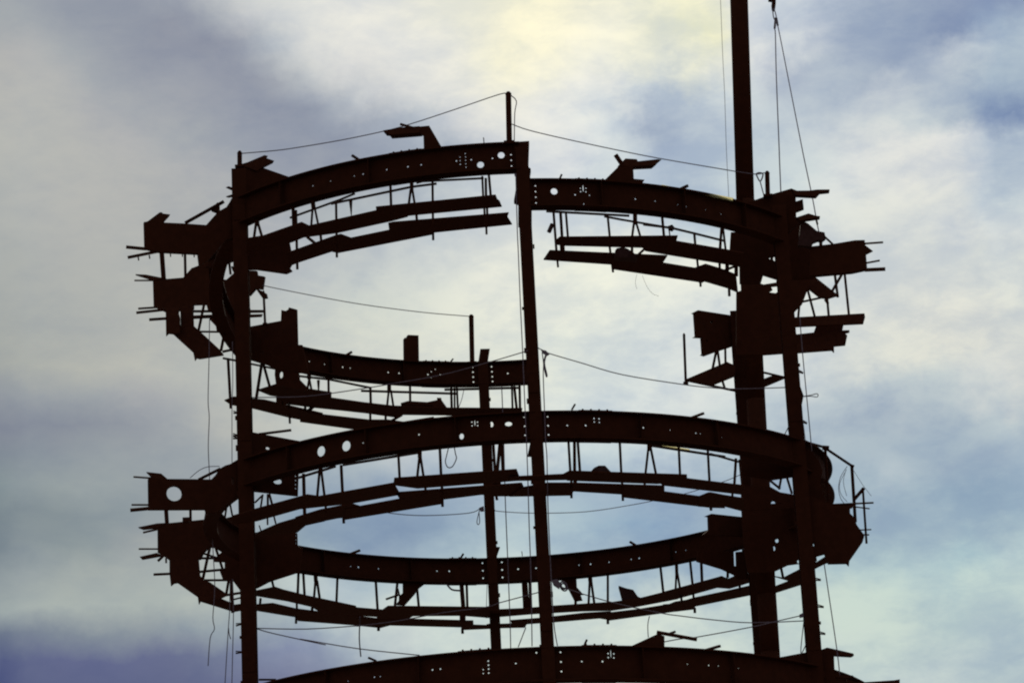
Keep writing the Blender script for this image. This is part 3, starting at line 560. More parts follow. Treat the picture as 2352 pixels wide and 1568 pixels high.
W2R = walkway('plank walkway below the second-level near girder, right of the centre column',
 [('k', [(100, 1066), (700, 1038), (700, 1096), (100, 1106)]), ('k', [(660, 1040), (725, 1005), (1955, 1045), (1960, 1122), (1640, 1137), (700, 1102)]), ('l', [(-190, 835), (120, 822), (720, 895), (720, 990), (-130, 892)]), ('k', [(230, 1178), (500, 1130), (780, 1130), (1720, 1160), (1720, 1232), (1280, 1247), (770, 1215), (740, 1258), (100, 1270)]),
  ('k', [(1270, 1165), (1700, 1160), (1720, 1222), (2080, 1270), (2200, 1230), (2352, 1260), (2352, 1390), (2200, 1386), (1280, 1277)]), ('l', [(250, 1010), (350, 970), (720, 1030), (720, 1165), (470, 1100), (380, 1122), (240, 1112)])], 24.45,
 [('k', 715, 680, 735, 1010, 26), ('k', 778, 690, 780, 1010, 32), ('k', 812, 680, 836, 1010, 28), ('k', 1252, 700, 1268, 1030, 26), ('k', 1550, 770, 1520, 1035, 24), ('k', 1575, 760, 1632, 1040, 26), ('k', 1562, 720, 1565, 785, 50), ('k', 1868, 745, 1882, 1045, 26), ('k', 2172, 780, 2190, 1115, 26), ('k', 745, 1090, 747, 1282, 26), ('k', 785, 1090, 785, 1140, 40), ('k', 1275, 1100, 1285, 1310, 26), ('k', 1510, 1110, 1515, 1170, 26), ('k', 2200, 1375, 2205, 1412, 26),
  ('l', 637, 610, 620, 890, 28), ('l', 672, 620, 700, 900, 20), ('l', 378, 1110, 380, 1150, 24), ('l', 600, 950, 600, 1010, 24)],
 [('k', [(1580, 735), (2352, 852)], 28, PIPE), ('l', [(370, 560), (660, 642)], 24, PIPE)], 'n')
WF1 = walkway('plank walkway below the upper far girder, left of centre',
 [('e', [(1645, 1466), (1840, 1405), (2150, 1450), (2352, 1480), (2420, 1490), (2420, 1600), (1780, 1522)]), ('j', [(-250, 190), (320, 183), (326, 240), (880, 320), (900, 422), (440, 372), (150, 342), (-250, 290)]), ('j', [(500, 270), (980, 325), (1560, 345), (1560, 422), (1060, 416), (990, 442), (500, 372)]),
  ('j', [(1530, 345), (2325, 350), (2312, 430), (1530, 424)]), ('i', [(1300, 5), (1400, -32), (1720, 0), (2330, 140), (2330, 250), (1970, 182), (1590, 87), (1370, 52)]), ('j', [(0, 360), (110, 400), (720, 470), (920, 470), (1080, 492), (1400, 440), (1400, 505), (800, 565), (540, 565), (0, 490)])], 32.53,
 [('f', 98, 1335, 70, 1500, 22), ('f', 95, 1335, 127, 1495, 22), ('f', 95, 1290, 95, 1345, 40), ('f', 192, 1360, 195, 1495, 30, .4), ('f', 297, 1325, 300, 1500, 24), ('f', 735, 1430, 740, 1610, 26), ('f', 1150, 1425, 1152, 1600, 24), ('f', 932, 1410, 932, 1475, 40), ('f', 928, 1465, 910, 1635, 22), ('f', 950, 1465, 976, 1630, 22), ('f', 1580, 1430, 1586, 1655, 26), ('f', 1615, 1440, 1617, 1655, 20), ('f', 1640, 1430, 1650, 1655, 22),
  ('f', 2215, 1420, 2222, 1660, 22), ('f', 2240, 1425, 2265, 1660, 28), ('f', 2295, 1420, 2300, 1660, 26), ('j', 733, 290, 735, 480, 24), ('j', 895, 410, 895, 475, 24), ('j', 960, 475, 1065, 415, 28), ('j', 50, 285, 55, 375, 22), ('j', 90, 380, 155, 320, 24), ('i', 1975, -10, 1975, 85, 24), ('i', 1980, 140, 1985, 242, 22), ('i', 2145, 20, 2145, 115, 26), ('i', 2165, 115, 2240, 50, 26),
  ('e', 1690, 1190, 1632, 1560, 30), ('e', 1708, 1190, 1772, 1420, 28), ('e', 1338, 1130, 1362, 1560, 28), ('i', 1365, 40, 1368, 85, 28), ('i', 1905, -20, 1912, 50, 14)],
 [('f', [(-110, 1305), (300, 1350), (745, 1440)], 24, PIPE), ('f', [(640, 1470), (1150, 1485), (1640, 1500)], 26, PIPE), ('f', [(1510, 1458), (1860, 1450), (2300, 1438)], 26, PIPE), ('e', [(1585, 1190), (1830, 1240)], 22, PIPE), ('e', [(1290, 1130), (1440, 1158)], 24, PIPE)], 'f')
WF2L = walkway('plank walkway below the second-level far girder, left of the far column',
 [('z', [(300, 300), (520, 255), (610, 285), (850, 345), (1370, 455), (1390, 545), (1020, 530), (900, 460), (650, 402), (330, 348)]), ('z', [(1000, 430), (1370, 470), (1660, 495), (1680, 572), (1020, 527)]), ('n', [(870, 800), (920, 765), (1990, 778), (1990, 888), (1690, 864), (1180, 868), (1120, 905), (800, 892)]),
  ('z', [(320, 440), (500, 425), (740, 482), (1000, 515), (1000, 592), (760, 602), (730, 567), (320, 500)]), ('z', [(740, 505), (1400, 560), (1640, 590), (1640, 672), (1410, 657), (760, 607)]), ('n', [(600, 890), (800, 905), (1130, 900), (1690, 915), (1690, 985), (940, 965), (840, 992), (600, 967)]), ('n', [(1685, 918), (1812, 918), (1815, 962), (1995, 967), (1995, 1000), (1720, 1012), (1685, 1000)])], 25.88,
 [('z', 768, 110, 760, 330, 26), ('z', 818, 105, 832, 345, 26), ('z', 945, 115, 950, 195, 40), ('z', 946, 185, 930, 370, 24), ('z', 962, 185, 992, 385, 26), ('z', 1175, 155, 1165, 420, 24), ('z', 1576, 190, 1596, 500, 26), ('z', 1802, 205, 1775, 460, 26), ('z', 1805, 270, 1822, 340, 20), ('z', 2008, 270, 2027, 470, 26), ('z', 750, 420, 752, 500, 22), ('z', 910, 465, 912, 515, 26), ('z', 745, 555, 742, 632, 24), ('z', 372, 370, 365, 440, 24), ('z', 490, 180, 512, 270, 24), ('z', 1605, 665, 1605, 708, 28),
  ('n', 1688, 530, 1708, 790, 44), ('n', 1742, 530, 1750, 790, 26), ('n', 820, 975, 820, 1018, 28), ('n', 1697, 1000, 1700, 1048, 28), ('n', 2335, 510, 2347, 795, 30), ('n', 1700, 860, 1700, 920, 60)], [], 'f')
WF2R = walkway('plank walkway below the second-level far girder, right of the far column',
 [('o', [(-150, 808), (250, 790), (550, 765), (1160, 725), (1160, 805), (860, 818), (350, 847), (-150, 888)]), ('o', [(1150, 730), (1480, 680), (1840, 590), (1860, 690), (1400, 777), (1160, 812), (860, 818)]), ('o', [(1700, 622), (2320, 455), (2410, 500), (2270, 572), (1840, 692), (1700, 718)]), ('q', [(400, 482), (480, 456), (560, 482), (660, 440), (800, 430), (800, 512), (690, 547), (570, 582), (440, 572)]),
  ('o', [(-140, 957), (120, 950), (110, 915), (430, 890), (880, 838), (1160, 822), (1160, 912), (1040, 892), (570, 932), (280, 952), (260, 988), (-140, 997)]), ('o', [(1020, 850), (1460, 797), (1770, 747), (1830, 722), (2040, 690), (2040, 792), (1140, 914)]), ('q', [(0, 740), (190, 682), (570, 602), (800, 550), (800, 648), (210, 767), (200, 797), (0, 822)]), ('q', [(1035, 565), (1190, 505), (1330, 455), (1330, 538), (1035, 632)]), ('q', [(1035, 455), (1130, 472), (1320, 375), (1450, 330), (1590, 240), (1600, 312), (1560, 327), (1450, 382), (1320, 452), (1250, 492), (1190, 502)])], 25.95,
 [('o', 238, 500, 255, 790, 26), ('o', 268, 500, 292, 800, 36), ('o', 312, 500, 322, 790, 32), ('o', 790, 695, 790, 750, 28), ('o', 940, 440, 945, 505, 44), ('o', 938, 490, 925, 750, 24), ('o', 952, 490, 987, 745, 26), ('o', 1127, 430, 1127, 725, 24), ('o', 1678, 360, 1707, 620, 26), ('o', 1845, 330, 1848, 425, 34), ('o', 1843, 415, 1835, 600, 22), ('o', 1854, 415, 1882, 580, 24), ('o', 1988, 300, 2012, 530, 26), ('o', 2103, 290, 2112, 510, 30), ('o', 1893, 650, 1900, 725, 24), ('o', 2020, 630, 2025, 690, 24), ('o', 1127, 895, 1128, 948, 28), ('o', 2035, 780, 2038, 832, 26),
  ('q', 712, 170, 714, 390, 26), ('q', 552, 400, 550, 465, 28), ('q', 675, 545, 680, 600, 24), ('q', 1108, 360, 1132, 475, 28), ('q', 205, 780, 208, 832, 28), ('q', 1460, 210, 1475, 290, 22)], [], 'f')
# end walkways round the left and right sides
def side_walk(label, plates, rods, loc):
    W_ = thing('side_walkway', loc, label, 'walkway', 'walkways round the sides of the tower')
    for nm, s_, pts, wh in plates: plate(nm, s_, pts, wh, W_, WOOD, th=.12)
    for nm, s_, x0, y0, x1, y1, wd, wh in rods: rod(nm, s_, x0, y0, x1, y1, wd, wh, W_, STEEL if nm != 'board' else WOOD, n=4 if nm == 'board' else 6)
    return W_
pW1 = -1.0
side_walk('walkway end with boards jutting left below the top left cantilever', [('plank', 'e', [(685, 600), (825, 600), (822, 655), (835, 700), (835, 865), (760, 870), (715, 865), (690, 890)], 1.4), ('plank', 'e', [(838, 590), (972, 568), (980, 790), (1035, 842), (1080, 880), (1255, 1042), (1292, 1090), (1040, 1130), (1010, 1122), (990, 1150), (972, 1062), (760, 868), (842, 780)], 1.6),
  ('plank', 'a', [(1145, 1425), (1400, 1290), (1400, 1412), (1220, 1492), (1100, 1482)], -3.0), ('board', 'e', [(370, 252), (480, 256), (695, 298), (560, 312), (420, 268)], 2.2)],
 [('hanger', 'e', 645, 20, 665, 300, 46, -4), ('hanger', 'e', 888, 20, 893, 280, 26, -4), ('board', 'e', 360, 318, 560, 318, 20, 2), ('board', 'e', 400, 612, 600, 598, 26, 2), ('board', 'e', 380, 655, 685, 622, 34, 2), ('board', 'e', 515, 727, 690, 715, 36, 2),
  ('handrail', 'e', 970, 640, 1240, 640, 26, 3), ('handrail', 'e', 970, 702, 1240, 690, 36, 3), ('hanger', 'e', 1092, 550, 1028, 850, 26, 3), ('handrail', 'e', 1030, 852, 1300, 855, 20, 3), ('hanger', 'e', 1302, 860, 1265, 1050, 28, 3), ('handrail', 'e', 1280, 1062, 1440, 1028, 26, 3),
  ('board', 'a', 275, 1275, 480, 1295, 42, -5.5), ('board', 'a', 290, 1385, 620, 1318, 40, -5.5), ('hanger', 'a', 1350, 1430, 1365, 1560, 24, -4), ('hanger', 'a', 1380, 1480, 1400, 1530, 20, -4),
  ('hanger', 'e', 400, 75, 404, 108, 14, -5.5), ('hanger', 'e', 515, 55, 520, 90, 14, -5.5), ('hanger', 'e', 735, 30, 738, 70, 12, -5.5), ('hanger', 'e', 860, 35, 862, 70, 12, -5.5), ('hanger', 'e', 982, 35, 985, 75, 12, -5.5),
  ('hanger', 'a', 1300, 1250, 1325, 1320, 22, -4), ('hanger', 'a', 1245, 1280, 1235, 1370, 22, -4), ('hanger', 'a', 1355, 1180, 1362, 1300, 10, -4)], on_y(*S('e', 700, 700), 1.4))
side_walk('curved plank walkway with boards jutting left below the lower left cantilever', [('plank', 'm', [(725, 275), (1030, 262), (1045, 440), (1090, 490), (1150, 512), (1335, 640), (1250, 682), (1050, 705), (1032, 740), (1020, 662), (810, 515), (772, 520), (740, 546), (726, 420)], 2.0),
  ('plank', 'm', [(1040, 650), (1250, 675), (1360, 720), (1400, 745), (1480, 735), (1480, 800), (1395, 815), (1050, 708)], 3.5), ('board', 'm', [(415, 245), (440, 240), (592, 205), (655, 232), (440, 270)], 2.0), ('board', 'i', [(400, 1325), (595, 1285), (690, 1280), (600, 1330), (450, 1345)], 2.0), ('board', 'i', [(483, 748), (640, 765), (702, 818), (555, 822)], -6)],
 [('board', 'm', 405, 165, 605, 165, 20, 2), ('board', 'm', 605, 292, 665, 235, 28, 2), ('board', 'm', 690, 260, 692, 312, 18, 2), ('board', 'm', 560, 432, 735, 424, 30, 2), ('board', 'i', 450, 1382, 600, 1348, 24, 2),
  ('board', 'i', 350, 800, 560, 815, 22, -6), ('board', 'i', 330, 1092, 515, 1092, 22, -6), ('board', 'i', 318, 1148, 525, 1128, 44, -6), ('hanger', 'i', 690, 1130, 700, 1290, 40, -4), ('hanger', 'i', 945, 1130, 947, 1260, 26, -4),
  ('hanger', 'm', 1150, 140, 1075, 480, 28, 3), ('hanger', 'm', 1205, 140, 1283, 380, 26, 3), ('handrail', 'm', 1040, 404, 1310, 378, 26, 3), ('handrail', 'm', 1090, 492, 1360, 490, 24, 3), ('handrail', 'm', 1030, 262, 1200, 262, 24, 3), ('handrail', 'm', 1060, 205, 1230, 260, 22, 3), ('hanger', 'm', 1345, 490, 1318, 650, 26, 3), ('hanger', 'm', 1372, 480, 1388, 830, 34, 3), ('handrail', 'm', 1300, 650, 1480, 622, 26, 3), ('handrail', 'm', 1400, 692, 1480, 672, 18, 3)], on_y(*S('m', 800, 500), 2.0))
side_walk('short walkway with a long beam jutting right beside the top right column', [('plank', 'h', [(1240, 702), (1980, 660), (1988, 700), (1970, 765), (1240, 797)], 5.5), ('plank', 'h', [(1480, 775), (1765, 770), (1750, 838), (1822, 835), (1825, 852), (1770, 866), (1802, 890), (1782, 988), (1662, 1000), (1664, 1066), (1640, 1042), (1270, 1070), (1262, 880), (1450, 860)], 6.0),
  ('plank', 'h', [(1390, 300), (1450, 268), (1705, 470), (1600, 502), (1515, 492), (1390, 395)], 1.0), ('plank', 'h', [(110, 1350), (510, 1180), (540, 1165), (630, 1205), (630, 1310), (370, 1415)], 6.0), ('plank', 'h', [(925, 1345), (1040, 1300), (1155, 1330), (930, 1425)], 6.2)],
 [('hanger', 'h', 1668, 235, 1702, 492, 28, 0), ('hanger', 'h', 1755, 235, 1640, 435, 26, 0), ('hanger', 'h', 1772, 230, 1817, 670, 26, 1), ('hanger', 'h', 1383, 400, 1462, 700, 26, 2), ('hanger', 'h', 1590, 495, 1607, 690, 26, 1), ('hanger', 'h', 1302, 550, 1288, 700, 24, 2), ('handrail', 'h', 1310, 545, 1610, 480, 22, 2), ('handrail', 'h', 1570, 515, 1600, 560, 30, 1),
  ('hanger', 'h', 118, 1360, 640, 1472, 24, 6), ('hanger', 'h', 430, 1060, 393, 1240, 26, 6), ('hanger', 'h', 447, 1060, 468, 1210, 26, 6), ('hanger', 'h', 525, 1020, 528, 1185, 24, 6), ('hanger', 'h', 488, 1340, 522, 1450, 26, 6), ('handrail', 'h', 925, 1278, 1155, 1332, 22, 6), ('handrail', 'h', 930, 370, 1090, 345, 22, 2),
  ('board', 'd', 1980, 1240, 2175, 1226, 26, -6.3), ('board', 'd', 2000, 1442, 2140, 1416, 24, -6.3), ('board', 'd', 1985, 1515, 2197, 1505, 48, -6.3), ('board', 'd', 1000, 1385, 985, 1385, 10, -3)], on_y(*S('h', 1300, 750), 5.5))
side_walk('railed landing with tall posts jutting right at the second level', [('plank', 'l', [(1610, 1085), (1850, 1070), (1870, 1095), (1850, 1120), (1610, 1120)], -5.5)],
 [('handrail', 'l', 1330, 428, 1580, 497, 26, -4), ('handrail', 'l', 1570, 500, 1862, 695, 28, -4.5), ('post', 'l', 1570, 500, 1607, 1090, 30, -4.5), ('post', 'l', 1848, 690, 1885, 1270, 34, -5), ('post', 'l', 1963, 915, 2002, 1495, 24, -5.5), ('handrail', 'l', 1865, 1045, 1975, 918, 32, -5.2), ('board', 'l', 1610, 1092, 2075, 1070, 22, -5.5), ('board', 'l', 1870, 1112, 2035, 1132, 16, -5.5), ('board', 'l', 1925, 1355, 2052, 1350, 16, -5.5), ('board', 'l', 1945, 1402, 2030, 1405, 18, -5.5), ('handrail', 'l', 1515, 850, 1590, 855, 26, -4.5), ('board', 'l', 1395, 535, 1510, 518, 26, -4), ('knuckle', 'l', 1540, 495, 1610, 500, 46, -4.5), ('knuckle', 'l', 1840, 690, 1870, 700, 44, -5), ('hanger', 'l', 1112, 800, 1088, 930, 24, 2), ('hanger', 'l', 1168, 800, 1222, 975, 26, 2), ('hanger', 'l', 995, 840, 1100, 925, 26, 2)], on_y(*S('l', 1700, 1085), -5.5))

# ------------------------------------------------------------------ mast beside the far right column
MAST = thing('gin_pole', on_y(1769, 1500, 5.9) * 1, 'tall slender steel mast rising out of the top at upper right', 'mast')
MAST.location = (MAST.location.x, MAST.location.y, 0)
mp = [on_y(x, y, 5.6) for x, y in ((1774, 1620), (1769, 1498), (1760.5, 1366), (1736, 919), (1713, 462))]
hw = .305
b = MB()
p0 = mp[0].copy(); p0.z = 0; p0.x += .35
for p_, q_ in zip([p0]+mp, mp): b.rod(p_, q_, hw*1.0, None, 12)
b.build('lower_section', STEEL, MAST, True)
top0 = on_y(1712, 470, 5.6); top1 = on_y(1697.5, 0, 5.6); top2 = top1 + (top1-top0)*.55
b = MB(); b.rod(top0, top2, .298, .298, 12); b.build('upper_section', STEEL, MAST, True)
blk = on_y(*S('t', 1150, -40), 5.0)
b = MB(); tip = Vector((blk.x, blk.y, top2.z+.1)); b.rod(top2 - Vector((.6, 0, 0)), tip, .12, .08, 8); b.build('jib', STEEL, MAST)
b = MB(); b.rod(top2 + Vector((0, 0, -.3)), top2+Vector((0, 0, .5)), .3, .2, 12); b.build('cap', STEEL, MAST)
HOIST = thing('hoist_tackle', tip, 'pulley block with two falls of rope hanging right of the mast', 'hoist')
plate('pulley_block', 't', [(1108, -60), (1185, -60), (1185, 40), (1180, 80), (1165, 110), (1145, 95), (1140, 45), (1145, 8), (1108, 2)], 5.0, HOIST, STEEL, th=.15)
b = MB(); b.tube([tip, blk], .05, 6); b.build('pendant', ROPE, HOIST)
line('rope', [('t', 1165, 90), ('t', 1190, 190), ('t', 1172, 300), ('t', 1180, 360), ('t', 1190, 800), ('t', 1220, 1568), ('d', 1090, 300), ('d', 1106, 700)], 5.0, -5, .017, ROPE, HOIST)
line('rope', [('t', 1150, 90), ('t', 1160, 180), ('t', 1180, 220), ('t', 1205, 270), ('t', 1330, 900), ('t', 1462, 1568), ('d', 1345, 330), ('d', 1440, 780), ('d', 1478, 990), ('d', 1502, 1110)], 5.0, -6, .017, ROPE, HOIST)
rod('shackle', 't', 1183, 190, 1172, 300, 22, 5.0, HOIST); rod('shackle', 't', 1190, 190, 1205, 270, 22, 5.0, HOIST); rod('turnbuckle', 'u', 1430, 500, 1450, 580, 32, -6, HOIST)

# ------------------------------------------------------------------ safety posts and lines
def post(s_, x0, y0, x1, y1, wd, where, label):
    p = place(s_, x0, y0, where); T_ = thing('safety_post', place(s_, x1, y1, where), label, 'post', 'safety line posts on the girders')
    rod('pole', s_, x0, y0, x1, y1, wd, where, T_, STEEL, n=8)
    r_ = wd*unit(s_)/2*(p-EYE).length/FOC
    b_ = MB(); b_.rod(p-Vector((0, 0, .02)), p+Vector((0, 0, .05)), r_*1.25, r_*.6, 8); b_.build('cap', STEEL, T_)
    q = place(s_, x1, y1, where); b_ = MB(); b_.box(q, Vector((r_*2, 0, 0)), Vector((0, r_*2, 0)), Vector((0, 0, .03))); b_.build('foot', STEEL, T_)
post('b', 2178, 195, 2188, 715, 56, -10, 'tall post standing on the highest girder beside the centre column')
post('a', 1460, 290, 1460, 440, 46, NL.y, 'short post on the upper left column with a loose board beside it')
post('d', 963, 500, 970, 745, 46, -6.4, 'post with a round cap just right of the tall mast')
post('f', 1790, 690, 1800, 1185, 48, 9.9, 'warped post standing on the upper far girder left of the far column')
post('h', 94, 885, 113, 1390, 26, 6, 'thin bare post at the left end of the right-hand plank platform')
post('e', 1710, 440, 1726, 775, 24, 5, 'thin post on the far left beam near the two short rails')
B('short_rail', 'e', [(1560, 625), (1715, 625), (1715, 650), (1560, 652)], 5, th=.05); B('short_rail', 'e', [(1560, 672), (1700, 668), (1690, 695), (1560, 702)], 5, th=.05)
sl = lambda segs, Y0, Y1, lab, r=.014: line('safety_line', segs, Y0, Y1, r, ROPE, None, lab, 'rope', 'safety lines strung between the posts and columns')
sl([('a', 1480, 298), ('b', -250, 790), ('b', 0, 755), ('b', 440, 680), ('b', 870, 590), ('b', 1150, 515), ('b', 1600, 368), ('b', 2080, 205), ('b', 2165, 200)], NL.y, -10, 'topmost rope running from the upper left post to the tall centre post')
sl([('c', 125, 515), ('c', 290, 575), ('c', 620, 655), ('c', 1150, 770), ('c', 1650, 870), ('c', 2352, 990), ('d', 640, 487), ('d', 840, 515), ('d', 935, 500)], -10, -6.4, 'rope from the tall centre post across the mast to the capped post')
sl([('e', 1700, 370), ('f', 0, 450), ('f', 630, 565), ('f', 1280, 650), ('f', 1770, 692)], 5, 9.9, 'rope above the upper far girder ending at the warped post')
sl([('e', 1590, 1540), ('j', 0, 225), ('j', 320, 190), ('j', 720, 130), ('j', 900, 100), ('j', 1470, 0), ('f', 1980, 1170), ('f', 2352, 1060), ('g', 275, 1315)], NL.y, -10.3, 'rope rising from the left column past the far girder to the centre column')
sl([('g', 400, 1285), ('g', 460, 1315), ('g', 510, 1340), ('g', 850, 1440), ('k', 1280, -5), ('k', 1900, 95), ('k', 2200, 130), ('h', 640, 1450), ('h', 1150, 1435)], -10.2, NR.y, 'sagging rope from the centre column to the right column under the open gap')
sl([('j', 600, 1375), ('j', 940, 1440), ('j', 1300, 1465), ('j', 1760, 1440), ('j', 1885, 1390)], 9, 9.9, 'rope tied to the left side of the far column below the second-level planks')
sl([('j', 2035, 1408), ('k', 0, 1422), ('k', 360, 1440), ('k', 900, 1425), ('k', 1400, 1350), ('k', 1650, 1300), ('l', 90, 980), ('l', 480, 860), ('l', 690, 775)], 9.9, 6.5, 'sagging rope from the far column to the thick right column', .013)
sl([('z', 330, 682), ('z', 850, 690), ('z', 1410, 655), ('n', 600, 970), ('n', 1000, 920), ('n', 1500, 830), ('n', 1930, 775), ('n', 2090, 725), ('o', 0, 725), ('o', 415, 615)], NL.y, -10.2, 'rope rising from the left column across the lower far planks to the centre column')
sl([('z', 335, 688), ('z', 520, 740), ('z', 1050, 855), ('n', 0, 1105), ('n', 600, 1205), ('n', 1250, 1275)], NL.y, -9.6, 'lowest rope sloping from the left column down to the bottom girder')
sl([('o', 560, 535), ('o', 850, 630), ('o', 1160, 720), ('o', 1460, 790), ('o', 1740, 845), ('q', 0, 857), ('q', 400, 905), ('q', 800, 935), ('q', 1360, 915)], -10.2, NR.y, 'rope from the centre column sagging low to the right column')
sl([('o', 1715, 1135), ('o', 1880, 1105), ('q', 230, 1085), ('q', 800, 980), ('q', 1060, 920), ('q', 1320, 860)], -8.6, NR.y, 'rope rising from the bottom right bracket to the right column')
rp = lambda segs, Y0, Y1, lab, r=.014, nm='hanging_rope', grp='ropes and cords hanging off the frame', m_=ROPE: line(nm, segs, Y0, Y1, r, m_, None, lab, 'rope', grp)
rp([('b', 2205, 215), ('b', 2262, 275), ('b', 2245, 400), ('b', 2240, 690)], -10.1, -10.1, 'short cord hanging down the right side of the tall centre post')
rp([('t', 605, -40), ('t', 630, 600), ('t', 650, 1000), ('t', 668, 1568), ('d', 562, 750)], 6, 6, 'faint thin wire hanging close left of the tall mast', .008)
rp([('e', 1145, 725), ('e', 1140, 1120), ('e', 1130, 1568), ('i', 1142, 180), ('i', 1132, 480), ('i', 1145, 800), ('m', 1180, 150), ('m', 1200, 560), ('m', 1180, 880), ('m', 1196, 1000), ('m', 1152, 1095), ('m', 1130, 1385)], 1, 1, 'long kinked rope hanging free furthest left')
rp([('e', 1385, 955), ('e', 1388, 1400), ('i', 1380, 60), ('i', 1380, 650)], -6, -6, 'straight cord hanging tight left of the left column', .011)
rp([('m', 1385, 480), ('m', 1395, 830), ('m', 1385, 1300), ('m', 1378, 1600)], 2, 2, 'right one of two cords below the lower left walkway', .014)
rp([('m', 1360, 500), ('m', 1355, 800), ('m', 1340, 1020), ('m', 1305, 1600)], 2, 2, 'left one of two cords below the lower left walkway', .014)
rp([('m', 1345, 990), ('m', 1350, 1050), ('m', 1366, 1105)], 2, 2, 'short frayed cord end beside the two cords at lower left', .014)
rp([('b', 2255, 1030), ('g', 180, 30), ('g', 192, 300), ('g', 212, 800), ('g', 240, 1400), ('k', 262, 360), ('k', 278, 720), ('k', 290, 1050), ('k', 305, 1568), ('o', 325, 500), ('o', 335, 1180)], -10.4, -10.4, 'long cord running down the left side of the centre column')
rp([('j', 2108, 120), ('j', 2118, 360), ('j', 2130, 700), ('j', 2145, 1270), ('n', 2160, 0), ('n', 2180, 500), ('n', 2198, 1000), ('n', 2202, 1200)], -8, -8, 'cord hanging between the far column and the centre column')
rp([('g', 440, 1330), ('g', 455, 1450), ('k', 452, 0), ('k', 465, 370), ('k', 478, 700), ('k', 490, 850), ('k', 498, 1240), ('k', 510, 1568), ('o', 540, 560), ('o', 565, 960), ('o', 600, 1175)], -10.3, -10.3, 'long cord running down the right side of the centre column')
rp([('g', 490, 1345), ('g', 465, 1440), ('g', 490, 1560), ('k', 485, 15), ('k', 465, -60), ('k', 460, -150), ('g', 480, 1350)], -10.3, -10.3, 'loop of cord hanging from the knot right of the centre column', .018)
rp([('j', 1555, 745), ('j', 1530, 850), ('j', 1520, 900), ('j', 1535, 950), ('j', 1565, 966), ('j', 1600, 945), ('j', 1635, 870), ('j', 1625, 820), ('j', 1612, 745)], -9.8, -9.8, 'wide open rope loop under the second-level near girder')
rp([('j', 1880, 1400), ('j', 1858, 1480), ('j', 1850, 1540), ('j', 1864, 1560), ('j', 1878, 1530), ('j', 1870, 1420)], 9.8, 9.8, 'small rope loop on the left side of the far column')
rp([('o', 270, 985), ('o', 190, 1190)], -9.5, -9.5, 'slanting cord left of the centre column just above the bottom girder')
rp([('o', 1562, 865), ('o', 1545, 960), ('o', 1550, 1090)], -9, -9, 'short cord dropping onto the bottom right bracket', .012)
rp([('n', 628, 870), ('n', 620, 1100), ('n', 636, 1290)], 9, 9, 'short strap dangling below the lower far planks', .022)
rp([('i', 940, 812), ('i', 1040, 730), ('i', 1130, 695), ('i', 1250, 690)], -6.8, -6.8, 'thin wire arching over the holed left cantilever', .01)
rp([('l', 1800, 690), ('l', 1732, 800), ('l', 1710, 920), ('l', 1730, 1020), ('l', 1765, 1075)], -5, -5, 'outermost bowed wire hanging from the railed landing', .009)
rp([('l', 1790, 720), ('l', 1760, 850), ('l', 1795, 1000)], -5, -5, 'inner bowed wire hanging from the railed landing', .007)
rp([('l', 1868, 735), ('l', 1960, 880), ('l', 2052, 1000)], -5, -5, 'fine wire slanting right off the railed landing', .006)
rp([('l', 1790, 730), ('l', 1722, 870), ('l', 1735, 980), ('l', 1800, 1060)], -5, -5, 'middle bowed wire hanging from the railed landing', .007)
rp([('g', 1430, 515), ('g', 1415, 600), ('g', 1430, 668)], -8.5, -8.5, 'short fine hair of wire below the upper right planks', .004)
rp([('g', 1488, 530), ('g', 1540, 650), ('g', 1600, 720), ('g', 1660, 742)], -8.5, -8.5, 'curling fine wire below the upper right planks', .004)
rp([('h', 1305, 700), ('h', 1330, 1040), ('h', 1380, 1568), ('l', 1405, 260), ('l', 1430, 530)], -6.6, -6.6, 'taut rope beside the right column above the landing')
rp([('q', 1560, 325), ('q', 1690, 1200), ('q', 1722, 1485)], -6.6, -6.6, 'taut rope slanting down right below the landing')
rp([('l', 1340, 240), ('l', 1352, 330), ('l', 1365, 440)], -6.5, -6.5, 'short cord along the right column above the rail', .01)
rp([('h', 1340, 1528), ('h', 1420, 1515), ('h', 1480, 1500), ('h', 1496, 1514), ('h', 1482, 1534), ('h', 1420, 1526), ('h', 1345, 1530)], -6.6, -6.6, 'small loop of wire sticking out of the right column', .012)
rp([('l', 1190, 270), ('l', 1140, 370)], -6, -6, 'short slack cord between the two right columns', .014)
rp([('q', 1345, 930), ('q', 1315, 1250), ('q', 1375, 1150)], -6.2, -6.2, 'v-shaped cord at the foot of the right column', .013)
rp([('d', 845, 515), ('d', 875, 500), ('d', 920, 515), ('d', 890, 590), ('d', 850, 520)], -6.4, -6.4, 'shackle loop beside the capped post', .02)
rp([('d', 890, 590), ('d', 930, 740)], -6.4, -6.4, 'cord from the shackle loop down to the right column head', .016)
rp([('f', 1715, 1450), ('f', 1690, 1560), ('f', 1660, 1640)], 9.5, 9.5, 'short slack cord left of the far column top', .012)
rp([('n', 1955, 540), ('n', 1948, 770)], 9.6, 9.6, 'thin cord close left of the far column between girder and planks', .01)
rp([('n', 1540, 540), ('n', 1590, 590), ('n', 1680, 600)], 9.6, 9.6, 'thick slack cable under the lower far girder', .03)
for r_, lab in ((38, 'larger rope coil hung right of the centre column'), (24, 'smaller rope coil hung right of the centre column')):
    rp([('o', 665+r_*math.cos(a*.7), 555+r_*1.2*math.sin(a*.7)+r_*.4*math.cos(a*.7)) for a in range(10)], -9.9, -9.9, lab, .02)
def knot(s_, pts, wh, lab, nm='rope_knot', cat='knot', m_=ROPE, th=.08): return tag(plate(nm, s_, pts, wh, None, m_, th), lab, cat)
knot('g', [(430, 1300), (480, 1310), (515, 1345), (490, 1360), (445, 1330)], -10.3, 'knotted rope fastening on the right side of the centre column')
